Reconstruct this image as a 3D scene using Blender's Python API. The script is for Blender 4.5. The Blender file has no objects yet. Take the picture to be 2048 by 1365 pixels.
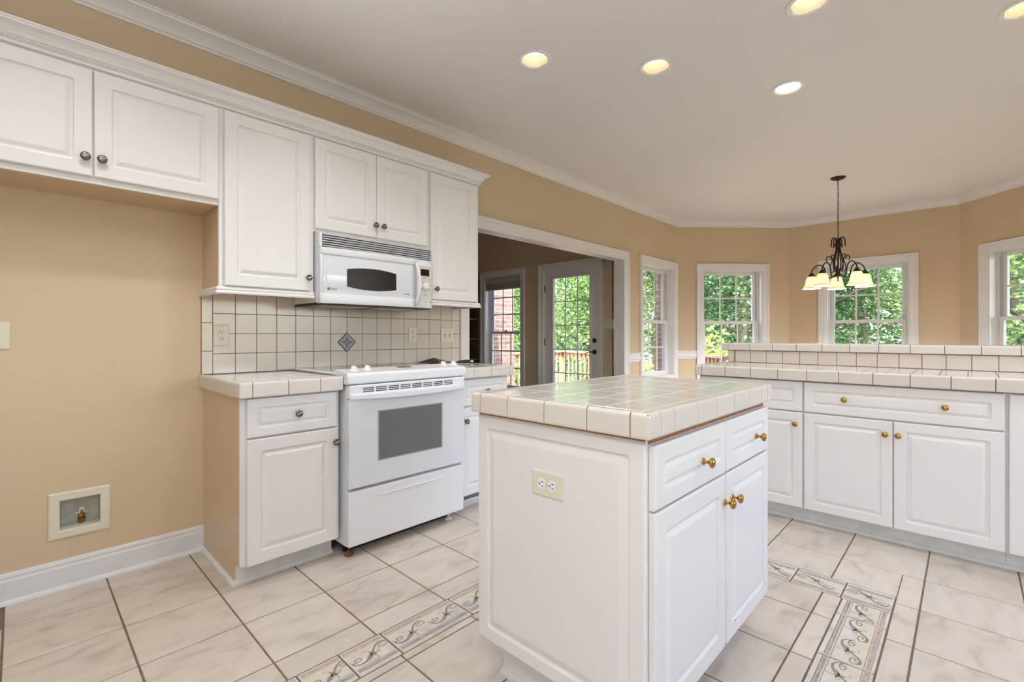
import bpy, math, random
from mathutils import Matrix, Vector

C = bpy.context.scene.collection
SC = bpy.context.scene

# ------------------------------------------------------------------ camera
cam = bpy.data.cameras.new('camera')
cam.sensor_width = 36.0
cam.lens = 949.0 / 2048.0 * 36.0
cam.shift_y = -11.5 / 2048.0
cam.clip_start = 0.05
cam_o = bpy.data.objects.new('camera', cam)
cam_o.location = (0, 0, 1.15)
cam_o.rotation_euler = (math.radians(90), 0, math.radians(43.83 - 90))
C.objects.link(cam_o)
SC.camera = cam_o

# ------------------------------------------------------------------ exposure
SC.view_settings.view_transform = 'Standard'
SC.view_settings.look = 'None'
SC.view_settings.exposure = 0.16
SC.view_settings.gamma = 1.0
SC.view_settings.use_curve_mapping = False
SC.cycles.max_bounces = 10
SC.cycles.diffuse_bounces = 5
SC.cycles.glossy_bounces = 4
SC.cycles.transparent_max_bounces = 24
SC.cycles.sample_clamp_indirect = 6.0

# ------------------------------------------------------------------ sky and sun
w = bpy.data.worlds.new('sky')
SC.world = w
w.use_nodes = True
nt = w.node_tree
bg = nt.nodes['Background']
sky = nt.nodes.new('ShaderNodeTexSky')
sky.sky_type = 'NISHITA'
sky.sun_disc = False
sky.sun_elevation = math.radians(58)
sky.sun_rotation = math.radians(250)
sky.air_density = 1.0
sky.dust_density = 3.0
nt.links.new(sky.outputs['Color'], bg.inputs['Color'])
SKY_STRENGTH = 2.4
bg.inputs['Strength'].default_value = SKY_STRENGTH

sun = bpy.data.lights.new('sun', 'SUN')
sun.energy = 7.0
sun.angle = math.radians(1.0)
sun.color = (1.0, 0.96, 0.88)
sun_o = bpy.data.objects.new('sun', sun)
sun_o.rotation_euler = Vector((0.20, 0.50, -0.84)).to_track_quat('-Z', 'Y').to_euler()
C.objects.link(sun_o)

# the photographer's flash above the camera (its crisp shadows fall under the wall cabinets)
fl = bpy.data.lights.new('camera_flash', 'POINT')
fl.energy = 30.0
fl.shadow_soft_size = 0.07
fl.color = (0.87, 0.95, 1.0)
fl_o = bpy.data.objects.new('camera_flash', fl)
fl_o.location = (-0.03, 0.0, 1.77)
C.objects.link(fl_o)

# its second head, turned up so that the ceiling over the camera throws soft light back
fb = bpy.data.lights.new('bounce_flash', 'SPOT')
fb.energy = 250.0
fb.spot_size = math.radians(125)
fb.spot_blend = 0.6
fb.shadow_soft_size = 0.07
fb.color = (0.86, 0.94, 1.0)
fb_o = bpy.data.objects.new('bounce_flash', fb)
fb_o.location = (-0.45, 0.35, 1.80)
fb_o.rotation_euler = Vector((0.10, 0.22, 1.0)).to_track_quat('-Z', 'Y').to_euler()
C.objects.link(fb_o)

CAN_POWER = 13.5
BULB_POWER = 28.0

# ------------------------------------------------------------------ colours and materials
def lin(c):
    o = []
    for x in c:
        x = x / 255.0
        o.append(x / 12.92 if x <= 0.04045 else ((x + 0.055) / 1.055) ** 2.4)
    return (o[0], o[1], o[2], 1.0)

M = {}
def mat(name, col, rough=0.5, metal=0.0, var=0.0, scale=6.0, bump=0.0, bscale=60.0, spec=0.5, stretch=None, coat=0.0, col2=None):
    m = bpy.data.materials.new(name); m.use_nodes = True
    t = m.node_tree; b = t.nodes['Principled BSDF']
    c = lin(col)
    b.inputs['Base Color'].default_value = c
    b.inputs['Roughness'].default_value = rough
    b.inputs['Metallic'].default_value = metal
    b.inputs['Specular IOR Level'].default_value = spec
    b.inputs['Coat Weight'].default_value = coat
    tc = t.nodes.new('ShaderNodeTexCoord')
    mp = t.nodes.new('ShaderNodeMapping')
    if stretch: mp.inputs['Scale'].default_value = stretch
    t.links.new(tc.outputs['Object'], mp.inputs['Vector'])
    if var > 0 or col2:
        n = t.nodes.new('ShaderNodeTexNoise'); n.inputs['Scale'].default_value = scale; n.inputs['Detail'].default_value = 5
        t.links.new(mp.outputs['Vector'], n.inputs['Vector'])
        r = t.nodes.new('ShaderNodeValToRGB')
        r.color_ramp.elements[0].position = 0.32; r.color_ramp.elements[1].position = 0.68
        if col2:
            r.color_ramp.elements[0].color = lin(col2); r.color_ramp.elements[1].color = c
        else:
            r.color_ramp.elements[0].color = tuple(x * (1 - var) for x in c[:3]) + (1,)
            r.color_ramp.elements[1].color = tuple(min(1, x * (1 + var)) for x in c[:3]) + (1,)
        t.links.new(n.outputs['Fac'], r.inputs['Fac'])
        t.links.new(r.outputs['Color'], b.inputs['Base Color'])
    if bump > 0:
        n2 = t.nodes.new('ShaderNodeTexNoise'); n2.inputs['Scale'].default_value = bscale; n2.inputs['Detail'].default_value = 3
        t.links.new(mp.outputs['Vector'], n2.inputs['Vector'])
        bp = t.nodes.new('ShaderNodeBump'); bp.inputs['Strength'].default_value = bump; bp.inputs['Distance'].default_value = 0.002
        t.links.new(n2.outputs['Fac'], bp.inputs['Height'])
        t.links.new(bp.outputs['Normal'], b.inputs['Normal'])
    M[name] = m
    return m

mat('wall_paint', (206, 184, 153), 0.55, var=0.02, scale=1.2, bump=0.10, bscale=90)
mat('ceiling_paint', (232, 228, 226), 0.7, var=0.02, scale=1.0, bump=0.08, bscale=70)
mat('trim_white', (226, 224, 222), 0.35, var=0.015, scale=4)
mat('baseboard_white', (224, 225, 226), 0.4, var=0.05, scale=7)
mat('cabinet_white', (232, 230, 229), 0.33, var=0.012, scale=3)
mat('cabinet_side', (207, 184, 152), 0.3, var=0.02, scale=3)  # white sides tinted tan: wall reflection and shade put into the colour
mat('toe_grey', (222, 223, 221), 0.45, var=0.08, scale=14)
mat('wood_edge', (156, 108, 66), 0.7, var=0.15, scale=30)
mat('counter_tile', (217, 210, 201), 0.16, var=0.02, scale=9, coat=0.3)
mat('counter_grout', (226, 217, 205), 0.8)  # island top joints coloured pale, with their reflected light in the grout colour
mat('edge_grout', (84, 74, 64), 0.85, var=0.2, scale=50)
mat('splash_tile', (218, 207, 194), 0.2, var=0.02, scale=11, coat=0.2)
mat('splash_grout', (112, 94, 78), 0.85)
mat('floor_grout', (112, 92, 74), 0.9, var=0.25, scale=30)
mat('appliance_white', (232, 233, 236), 0.28, var=0.01, scale=3)
mat('appliance_glass_white', (222, 225, 230), 0.12)
mat('can_cream', (246, 230, 206), 0.5)
mat('range_face', (224, 217, 211), 0.35)
mat('panel_cream', (212, 212, 200), 0.4)
mat('ivory_plastic', (222, 216, 196), 0.38)
mat('white_plastic', (238, 238, 238), 0.3)
mat('dark_gap', (24, 22, 22), 0.8)
mat('black_gloss', (44, 37, 34), 0.3, spec=0.25)
mat('cooktop_glass', (96, 94, 94), 0.12, var=0.2, scale=20)
mat('display', (40, 22, 16), 0.1)
mat('mark_grey', (116, 118, 116), 0.6)
mat('mark_dark', (86, 88, 94), 0.5)
mat('pewter', (112, 100, 90), 0.33, metal=0.9, var=0.2, scale=60)
mat('pewter_light', (190, 182, 174), 0.25, metal=0.9)
mat('brass', (178, 138, 70), 0.2, metal=1.0)
mat('steel', (190, 188, 184), 0.35, metal=0.9)
mat('rust', (110, 66, 40), 0.8, var=0.4, scale=40)
mat('bronze', (52, 40, 34), 0.5, metal=0.5)
mat('brick', (160, 118, 100), 0.85)
mat('deck_wood', (184, 148, 120), 0.8, var=0.15, scale=8, stretch=(1, 1, 6))
mat('grass', (84, 94, 64), 0.95, var=0.4, scale=1.5)
mat('bark', (92, 80, 68), 0.95, var=0.3, scale=8, bump=0.6, bscale=12, stretch=(1, 1, 0.25))
mat('black_plastic', (22, 22, 24), 0.4)
mat('packet_brown', (120, 92, 66), 0.6, var=0.3, scale=40)
mat('blind_grey', (190, 186, 180), 0.5)
mat('accent_stone', (162, 154, 158), 0.4, var=0.12, scale=60)
mat('tape_accent_dark', (84, 72, 72), 0.4)
mat('box_inside', (196, 198, 184), 0.6, var=0.12, scale=30)
mat('listello_line', (140, 122, 112), 0.4, var=0.2, scale=60)
mat('listello_leaf', (138, 138, 122), 0.4, var=0.2, scale=60)
mat('listello_pink', (178, 154, 142), 0.4, var=0.25, scale=50)
mat('listello_cream', (206, 198, 180), 0.35, var=0.06, scale=20)
mat('listello_edge', (158, 144, 136), 0.4, var=0.28, scale=45, stretch=(1, 1, 1))
mat('chip', (150, 118, 88), 0.8)
mat('book_dark', (96, 76, 64), 0.7, var=0.3, scale=9)

# cabinet wear on the island edges: brown chips live in their own small meshes
# brick: procedural courses
def brick_mat():
    m = M['brick']; t = m.node_tree; b = t.nodes['Principled BSDF']
    tc = t.nodes.new('ShaderNodeTexCoord'); mp = t.nodes.new('ShaderNodeMapping')
    sep = t.nodes.new('ShaderNodeSeparateXYZ'); add = t.nodes.new('ShaderNodeMath'); comb = t.nodes.new('ShaderNodeCombineXYZ')
    t.links.new(tc.outputs['Object'], sep.inputs['Vector'])
    t.links.new(sep.outputs['X'], add.inputs[0]); t.links.new(sep.outputs['Y'], add.inputs[1])
    t.links.new(add.outputs[0], comb.inputs['X']); t.links.new(sep.outputs['Z'], comb.inputs['Y'])
    br = t.nodes.new('ShaderNodeTexBrick')
    br.inputs['Scale'].default_value = 1.0
    br.inputs['Brick Width'].default_value = 0.215; br.inputs['Row Height'].default_value = 0.075
    br.inputs['Mortar Size'].default_value = 0.006
    br.inputs['Color1'].default_value = lin((172, 136, 118)); br.inputs['Color2'].default_value = lin((142, 108, 96))
    br.inputs['Mortar'].default_value = lin((196, 184, 170))
    t.links.new(comb.outputs[0], br.inputs['Vector'])
    nz = t.nodes.new('ShaderNodeTexNoise'); nz.inputs['Scale'].default_value = 14
    t.links.new(tc.outputs['Object'], nz.inputs['Vector'])
    mx = t.nodes.new('ShaderNodeMix'); mx.data_type = 'RGBA'; mx.blend_type = 'OVERLAY'; mx.inputs[0].default_value = 0.5
    t.links.new(br.outputs['Color'], mx.inputs[6]); t.links.new(nz.outputs['Color'], mx.inputs[7])
    t.links.new(mx.outputs[2], b.inputs['Base Color'])
brick_mat()

# floor tile: wispy taupe marbling, different in every tile
def stone(name, c1, c2, c3, rough, sc, st):
    m = mat(name, c1, rough, coat=0.12)
    t = m.node_tree; b = t.nodes['Principled BSDF']
    geo = t.nodes.new('ShaderNodeNewGeometry'); tc = t.nodes.new('ShaderNodeTexCoord')
    mul = t.nodes.new('ShaderNodeMath'); mul.operation = 'MULTIPLY'; mul.inputs[1].default_value = 37.0
    t.links.new(geo.outputs['Random Per Island'], mul.inputs[0])
    add = t.nodes.new('ShaderNodeVectorMath'); add.operation = 'ADD'
    t.links.new(tc.outputs['Object'], add.inputs[0]); t.links.new(mul.outputs[0], add.inputs[1])
    mp = t.nodes.new('ShaderNodeMapping'); mp.inputs['Scale'].default_value = st; mp.inputs['Rotation'].default_value = (0, 0, 0.5)
    t.links.new(add.outputs[0], mp.inputs['Vector'])
    n1 = t.nodes.new('ShaderNodeTexNoise'); n1.inputs['Scale'].default_value = sc; n1.inputs['Detail'].default_value = 8; n1.inputs['Distortion'].default_value = 0.7
    t.links.new(mp.outputs['Vector'], n1.inputs['Vector'])
    r = t.nodes.new('ShaderNodeValToRGB')
    e = r.color_ramp.elements
    e[0].position = 0.30; e[0].color = lin(c3); e[1].position = 0.62; e[1].color = lin(c1)
    x = r.color_ramp.elements.new(0.45); x.color = lin(c2)
    t.links.new(n1.outputs['Fac'], r.inputs['Fac'])
    hs = t.nodes.new('ShaderNodeHueSaturation')
    mr = t.nodes.new('ShaderNodeMapRange'); mr.inputs[3].default_value = 0.94; mr.inputs[4].default_value = 1.05
    t.links.new(geo.outputs['Random Per Island'], mr.inputs[0]); t.links.new(mr.outputs[0], hs.inputs['Value'])
    t.links.new(r.outputs['Color'], hs.inputs['Color']); t.links.new(hs.outputs['Color'], b.inputs['Base Color'])
stone('floor_tile', (206, 196, 184), (199, 188, 175), (180, 168, 156), 0.36, 6.5, (0.9, 1.9, 1))
stone('listello_stone', (214, 208, 202), (204, 196, 190), (184, 174, 168), 0.36, 9.0, (1, 1, 1))

def leafmat(name, c1, c2, trans=0.35):
    m = bpy.data.materials.new(name); m.use_nodes = True; t = m.node_tree
    b = t.nodes['Principled BSDF']; out = t.nodes['Material Output']
    geo = t.nodes.new('ShaderNodeNewGeometry')
    r = t.nodes.new('ShaderNodeValToRGB'); r.color_ramp.elements[0].color = lin(c1); r.color_ramp.elements[1].color = lin(c2)
    t.links.new(geo.outputs['Random Per Island'], r.inputs['Fac'])
    t.links.new(r.outputs['Color'], b.inputs['Base Color'])
    b.inputs['Roughness'].default_value = 0.45
    tr = t.nodes.new('ShaderNodeBsdfTranslucent'); t.links.new(r.outputs['Color'], tr.inputs['Color'])
    mx = t.nodes.new('ShaderNodeMixShader'); mx.inputs[0].default_value = trans
    t.links.new(b.outputs[0], mx.inputs[1]); t.links.new(tr.outputs[0], mx.inputs[2]); t.links.new(mx.outputs[0], out.inputs['Surface'])
    M[name] = m
leafmat('leaf_mid', (62, 90, 42), (138, 164, 88))
leafmat('leaf_dark', (42, 72, 38), (98, 130, 76))
leafmat('leaf_lime', (150, 176, 78), (212, 220, 130))

def glassmat():
    m = bpy.data.materials.new('window_glass'); m.use_nodes = True; t = m.node_tree
    t.nodes.remove(t.nodes['Principled BSDF']); out = t.nodes['Material Output']
    tr = t.nodes.new('ShaderNodeBsdfTransparent'); gl = t.nodes.new('ShaderNodeBsdfGlossy'); gl.inputs['Roughness'].default_value = 0.0
    tr.inputs['Color'].default_value = (0.96, 0.98, 0.97, 1)
    fr = t.nodes.new('ShaderNodeFresnel'); geo = t.nodes.new('ShaderNodeNewGeometry')
    ior = t.nodes.new('ShaderNodeMapRange'); ior.inputs[3].default_value = 1.45; ior.inputs[4].default_value = 1/1.45
    t.links.new(geo.outputs['Backfacing'], ior.inputs[0]); t.links.new(ior.outputs[0], fr.inputs['IOR'])
    mx = t.nodes.new('ShaderNodeMixShader')
    t.links.new(fr.outputs[0], mx.inputs[0]); t.links.new(tr.outputs[0], mx.inputs[1]); t.links.new(gl.outputs[0], mx.inputs[2])
    t.links.new(mx.outputs[0], out.inputs['Surface']); M['window_glass'] = m
glassmat()

def emit(name, col, strength):
    m = bpy.data.materials.new(name); m.use_nodes = True; t = m.node_tree
    b = t.nodes['Principled BSDF']; b.inputs['Base Color'].default_value = lin(col)
    b.inputs['Emission Color'].default_value = lin(col); b.inputs['Emission Strength'].default_value = strength
    M[name] = m
emit('bulb_glow', (255, 240, 218), 4.0)
emit('can_bulb', (255, 242, 226), 2.7)

def shademat():
    m = bpy.data.materials.new('frosted_shade'); m.use_nodes = True; t = m.node_tree
    b = t.nodes['Principled BSDF']; out = t.nodes['Material Output']
    b.inputs['Base Color'].default_value = lin((248, 236, 220)); b.inputs['Roughness'].default_value = 0.35
    tr = t.nodes.new('ShaderNodeBsdfTranslucent'); tr.inputs['Color'].default_value = lin((255, 236, 214))
    mx = t.nodes.new('ShaderNodeMixShader'); mx.inputs[0].default_value = 0.6
    t.links.new(b.outputs[0], mx.inputs[1]); t.links.new(tr.outputs[0], mx.inputs[2]); t.links.new(mx.outputs[0], out.inputs['Surface'])
    M['frosted_shade'] = m
shademat()

# oven window: dark glass whose printed border fades out in fine dots
def ovenglass():
    m = mat('oven_glass', (120, 124, 122), 0.08)
    t = m.node_tree; b = t.nodes['Principled BSDF']
    tc = t.nodes.new('ShaderNodeTexCoord'); sep = t.nodes.new('ShaderNodeSeparateXYZ')
    t.links.new(tc.outputs['UV'], sep.inputs[0])
    def edge(sock):
        a = t.nodes.new('ShaderNodeMath'); a.operation = 'SUBTRACT'; a.inputs[1].default_value = 0.5; t.links.new(sock, a.inputs[0])
        c = t.nodes.new('ShaderNodeMath'); c.operation = 'ABSOLUTE'; t.links.new(a.outputs[0], c.inputs[0]); return c.outputs[0]
    mxx = t.nodes.new('ShaderNodeMath'); mxx.operation = 'MAXIMUM'
    t.links.new(edge(sep.outputs['X']), mxx.inputs[0]); t.links.new(edge(sep.outputs['Y']), mxx.inputs[1])
    r = t.nodes.new('ShaderNodeValToRGB'); r.color_ramp.elements[0].position = 0.465; r.color_ramp.elements[1].position = 0.5
    r.color_ramp.elements[0].color = lin((104, 108, 106)); r.color_ramp.elements[1].color = lin((222, 224, 229))
    t.links.new(mxx.outputs[0], r.inputs['Fac']); t.links.new(r.outputs['Color'], b.inputs['Base Color'])
ovenglass()

# ------------------------------------------------------------------ mesh builder
class MB:
    def __init__(s, T=None):
        s.v = []; s.f = []; s.m = []; s.s = []; s.T = T or Matrix.Identity(4); s.uv = {}
    def vert(s, p):
        s.v.append(tuple(s.T @ Vector(p))); return len(s.v) - 1
    def face(s, ids, m=0, smooth=False):
        s.f.append(ids); s.m.append(m); s.s.append(smooth); return len(s.f) - 1
    def quad(s, a, b, c, d, m=0):
        return s.face([s.vert(a), s.vert(b), s.vert(c), s.vert(d)], m)
    def box(s, x0, x1, y0, y1, z0, z1, m=0):
        i = [s.vert(p) for p in ((x0,y0,z0),(x1,y0,z0),(x1,y1,z0),(x0,y1,z0),(x0,y0,z1),(x1,y0,z1),(x1,y1,z1),(x0,y1,z1))]
        for q in ((0,3,2,1),(4,5,6,7),(0,1,5,4),(1,2,6,5),(2,3,7,6),(3,0,4,7)):
            s.face([i[k] for k in q], m)
    def cbox(s, x0, x1, y0, y1, z0, z1, c=0.002, m=0):
        # box with every edge chamfered
        L = {}
        for ix, x in ((0, x0), (1, x1)):
            for iy, y in ((0, y0), (1, y1)):
                for iz, z in ((0, z0), (1, z1)):
                    dx = c if ix == 0 else -c; dy = c if iy == 0 else -c; dz = c if iz == 0 else -c
                    L[ix,iy,iz] = (s.vert((x, y+dy, z+dz)), s.vert((x+dx, y, z+dz)), s.vert((x+dx, y+dy, z)))
        def F(ids): s.face(ids, m)
        F([L[0,0,0][0],L[0,0,1][0],L[0,1,1][0],L[0,1,0][0]]); F([L[1,0,0][0],L[1,1,0][0],L[1,1,1][0],L[1,0,1][0]])
        F([L[0,0,0][1],L[1,0,0][1],L[1,0,1][1],L[0,0,1][1]]); F([L[0,1,0][1],L[0,1,1][1],L[1,1,1][1],L[1,1,0][1]])
        F([L[0,0,0][2],L[0,1,0][2],L[1,1,0][2],L[1,0,0][2]]); F([L[0,0,1][2],L[1,0,1][2],L[1,1,1][2],L[0,1,1][2]])
        for a in (0,1):
            for b in (0,1):
                F([L[0,a,b][1],L[0,a,b][2],L[1,a,b][2],L[1,a,b][1]])
                F([L[a,0,b][0],L[a,0,b][2],L[a,1,b][2],L[a,1,b][0]])
                F([L[a,b,0][0],L[a,b,0][1],L[a,b,1][1],L[a,b,1][0]])
        for k in L.values(): F(list(k))
    def prism(s, pts, z0, z1, m=0, axis='z'):
        # polygon pts (a,b) extruded between z0 and z1 along axis
        def mp(a, b, c):
            return (a, b, c) if axis == 'z' else ((a, c, b) if axis == 'y' else (c, a, b))
        lo = [s.vert(mp(a, b, z0)) for a, b in pts]; hi = [s.vert(mp(a, b, z1)) for a, b in pts]
        n = len(pts)
        for i in range(n):
            s.face([lo[i], lo[(i+1)%n], hi[(i+1)%n], hi[i]], m)
        s.face(lo[::-1], m); s.face(hi, m)
    def lathe(s, prof, n=16, m=0, T=None, smooth=True):
        # prof: (radius, height) about local z of T
        old = s.T
        if T is not None: s.T = old @ T
        rings = []
        for r, z in prof:
            if r < 1e-6: rings.append([s.vert((0, 0, z))])
            else: rings.append([s.vert((r*math.cos(2*math.pi*k/n), r*math.sin(2*math.pi*k/n), z)) for k in range(n)])
        for a, b in zip(rings[:-1], rings[1:]):
            for k in range(n):
                k2 = (k+1) % n
                if len(a) == 1 and len(b) == 1: continue
                if len(a) == 1: s.face([a[0], b[k2], b[k]], m, smooth)
                elif len(b) == 1: s.face([a[k], a[k2], b[0]], m, smooth)
                else: s.face([a[k], a[k2], b[k2], b[k]], m, smooth)
        s.T = old
    def tube(s, pts, r, n=8, m=0, caps=True):
        pts = [Vector(p) for p in pts]
        R = r if isinstance(r, (list, tuple)) else [r]*len(pts)
        up = None; rings = []
        for i, p in enumerate(pts):
            d = (pts[min(i+1, len(pts)-1)] - pts[max(i-1, 0)]).normalized()
            if up is None:
                up = Vector((0, 0, 1)) if abs(d.z) < 0.9 else Vector((1, 0, 0))
            a = d.cross(up)
            if a.length < 1e-6: a = d.orthogonal()
            a.normalize(); b = a.cross(d).normalized(); up = b
            rings.append([s.vert(p + (a*math.cos(2*math.pi*k/n) + b*math.sin(2*math.pi*k/n))*R[i]) for k in range(n)])
        for a, b in zip(rings[:-1], rings[1:]):
            for k in range(n):
                s.face([a[k], a[(k+1)%n], b[(k+1)%n], b[k]], m, True)
        if caps:
            s.face(rings[0][::-1], m); s.face(rings[-1], m)
    def sweep(s, path, prof, mp, closed=False, m=0, caps=True, smooth=False):
        # path 2D, profile (offset to the right of the path, height), mp(x, y, h) -> 3D point; mitred corners
        n = len(path); rows = []
        for i in range(n):
            P = Vector(path[i])
            d0 = d1 = None
            if closed or i > 0: d0 = (P - Vector(path[(i-1) % n])).normalized()
            if closed or i < n-1: d1 = (Vector(path[(i+1) % n]) - P).normalized()
            if d0 is None: d0 = d1
            if d1 is None: d1 = d0
            n0 = Vector((d0.y, -d0.x)); n1 = Vector((d1.y, -d1.x))
            mit = (n0 + n1); mit = mit / max(1e-6, mit.length_squared) * 2
            rows.append([s.vert(mp(P.x + mit.x*o, P.y + mit.y*o, h)) for o, h in prof])
        for i in range(n if closed else n-1):
            a = rows[i]; b = rows[(i+1) % n]
            for k in range(len(prof)-1):
                s.face([a[k], b[k], b[k+1], a[k+1]], m, smooth)
        if caps and not closed:
            s.face(rows[0][::-1], m); s.face(rows[-1], m)
    def rings(s, loops, mp, m=0, smooth=False, fill=True):
        # stack of equal-length loops of (x, z, depth)
        R = [[s.vert(mp(*p)) for p in L] for L in loops]
        n = len(loops[0])
        for a, b in zip(R[:-1], R[1:]):
            for k in range(n):
                s.face([a[k], a[(k+1)%n], b[(k+1)%n], b[k]], m, smooth)
        if fill: s.face(R[-1], m)
        return R
    def build(s, name, mats, parent=None, loc=None):
        me = bpy.data.meshes.new(name)
        me.from_pydata(s.v, [], s.f)
        if isinstance(mats, str): mats = [mats]
        for k in mats: me.materials.append(M[k])
        for i, p in enumerate(me.polygons):
            p.material_index = s.m[i]; p.use_smooth = s.s[i]
        if s.uv:
            uvl = me.uv_layers.new(name='UVMap')
            for fi, uvs in s.uv.items():
                for li, uv in zip(me.polygons[fi].loop_indices, uvs): uvl.data[li].uv = uv
        me.update()
        import bmesh
        b = bmesh.new(); b.from_mesh(me); bmesh.ops.recalc_face_normals(b, faces=b.faces); b.to_mesh(me); b.free()
        o = bpy.data.objects.new(name, me); C.objects.link(o)
        if parent: o.parent = parent
        if loc: o.location = loc
        return o

def rr(x0, x1, z0, z1, r, n=3):
    # rounded rectangle, counter-clockwise list of (x, z)
    r = max(r, 0.0004); L = []
    for cx, cz, a0 in ((x1-r, z0+r, -90), (x1-r, z1-r, 0), (x0+r, z1-r, 90), (x0+r, z0+r, 180)):
        for k in range(n+1):
            a = math.radians(a0 + 90*k/n); L.append((cx + r*math.cos(a), cz + r*math.sin(a)))
    return L

def empty(name, loc=(0, 0, 0), rz=0.0):
    o = bpy.data.objects.new(name, None); o.empty_display_size = 0.1
    o.location = loc; o.rotation_euler = (0, 0, rz); C.objects.link(o); return o
def tag(o, label=None, cat=None, group=None, kind=None):
    if label: o['label'] = label
    if cat: o['category'] = cat
    if group: o['group'] = group
    if kind: o['kind'] = kind
    return o
def struct(o, label=None, cat=None):
    return tag(o, label, cat, None, 'structure')
def copy_tree(o, parent=None):
    c = o.copy(); C.objects.link(c)
    if parent: c.parent = parent
    for ch in list(o.children): copy_tree(ch, c)
    return c

# ------------------------------------------------------------------ main dimensions
W = 2.964                    # kitchen wall plane (y)
CEIL = 2.765
C1, C2, C3, C4 = (6.44, W), (7.62, 1.84), (7.62, 0.06), (6.44, -1.06)
XB, YR = -2.6, -3.0          # unseen back and side of the room
XF = 5.2                     # far wall of the sitting room behind the opening
TF = math.atan2(C2[1]-C1[1], C2[0]-C1[0])
TD = math.atan2(C4[1]-C3[1], C4[0]-C3[0])

# ------------------------------------------------------------------ walls
def wall(name, P, Q, z0, z1, holes, th, label, mats=('wall_paint', 'wall_paint', 'wall_paint')):
    # inside face on the right of P->Q; thickness grows to the left
    P = Vector(P); Q = Vector(Q); L = (Q-P).length; d = (Q-P)/L; nrm = Vector((-d.y, d.x))
    S = sorted({0, L, *[h[0] for h in holes], *[h[1] for h in holes]}); Zs = sorted({z0, z1, *[h[2] for h in holes], *[h[3] for h in holes]})
    mb = MB()
    def pt(s, t, z):
        p = P + d*s + nrm*t; return (p.x, p.y, z)
    def solid(i, j):
        if i < 0 or j < 0 or i >= len(S)-1 or j >= len(Zs)-1: return False
        a = (S[i]+S[i+1])/2; b = (Zs[j]+Zs[j+1])/2
        return not any(h[0] < a < h[1] and h[2] < b < h[3] for h in holes)
    for i in range(len(S)-1):
        for j in range(len(Zs)-1):
            if not solid(i, j): continue
            a, b, c, e = S[i], S[i+1], Zs[j], Zs[j+1]
            mb.quad(pt(a,0,c), pt(b,0,c), pt(b,0,e), pt(a,0,e), 0)
            mb.quad(pt(a,th,c), pt(b,th,c), pt(b,th,e), pt(a,th,e), 1)
            if not solid(i-1, j): mb.quad(pt(a,0,c), pt(a,th,c), pt(a,th,e), pt(a,0,e), 2)
            if not solid(i+1, j): mb.quad(pt(b,0,c), pt(b,th,c), pt(b,th,e), pt(b,0,e), 2)
            if not solid(i, j-1): mb.quad(pt(a,0,c), pt(b,0,c), pt(b,th,c), pt(a,th,c), 2)
            if not solid(i, j+1): mb.quad(pt(a,0,e), pt(b,0,e), pt(b,th,e), pt(a,th,e), 2)
    return struct(mb.build(name, list(mats)), label, 'wall')

OPEN0, OPEN1, OPENZ = 2.56, 5.025, 2.062
WZ0, WZ1 = 0.585, 2.075      # bay window openings
WW = 0.874
SA, SB, SCC, SD = 5.476, 0.372, 0.449, 0.327
EXT = ('wall_paint', 'brick', 'brick')
HB = CEIL + 0.12
wall('wall_left', (XB, W), (XF, W), 0, HB, [(OPEN0-XB, OPEN1-XB, -0.01, OPENZ), (0.128-XB, 0.274-XB, 0.262, 0.402)], 0.11,
     'tan painted kitchen wall behind the range with the wide cased opening')
wall('wall_left_bay', (XF, W), C1, 0, HB, [(SA-XF, SA-XF+WW, WZ0, WZ1)], 0.27, 'tan wall stub with a narrow window beyond the opening', EXT)
wall('wall_bay', C1, C2, 0, HB, [(SB, SB+WW, WZ0, WZ1)], 0.27, 'tan angled bay wall with the window above the lower counter end', EXT)
wall('wall_bay_middle', C2, C3, 0, HB, [(SCC, SCC+WW, WZ0, WZ1)], 0.27, 'tan middle bay wall behind the chandelier', EXT)
wall('wall_bay_right', C3, C4, 0, HB, [(SD, SD+WW, WZ0, WZ1)], 0.18, 'tan angled bay wall with the window cut by the photo edge', EXT)
wall('wall_side', C4, (6.44, YR), 0, HB, [], 0.27, 'tan wall past the bay, outside the picture', EXT)
wall('wall_right', (6.44, YR), (XB, YR), 0, HB, [(2.0, 4.4, 1.0, 2.25)], 0.2, 'tan wall facing the range, outside the picture', EXT)  # opening in this unseen wall added to let in daylight
wall('wall_back', (XB, YR), (XB, W), 0, HB, [(0.4, 1.5, 1.1, 2.25)], 0.2, 'tan wall behind the camera', EXT)  # its unseen opening is added for extra daylight from behind the camera
# sitting room
DY0, DY1, DZ = 3.447, 4.364, 2.072
FY0, FY1, FZ0, FZ1 = 4.812, 5.596, 0.30, 2.072
YS = 6.0
wall('wall_far', (XF, YS), (XF, W+0.11), 0, 3.0, [(YS-FY1, YS-FY0, FZ0, FZ1), (YS-DY1, YS-DY0, -0.01, DZ)], 0.2,
     'shaded tan wall with the glass door and window past the opening', EXT)
wall('wall_far_left', (0.2, YS), (XF, YS), 0, 3.0, [], 0.2, 'shaded tan wall behind the bookcase past the opening', EXT)
wall('wall_far_back', (0.2, W+0.11), (0.2, YS), 0, 3.0, [], 0.2, 'end wall of the sitting room, hidden by the cabinets')

# brick wing of the house seen through the sitting room window
mb = MB(); mb.box(5.4, 6.30, 6.0, 6.9, -1.3, 3.4)
struct(mb.build('wall_brick', ['brick']), 'red brick house corner seen through the window with the raised blind', 'wall')

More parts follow.
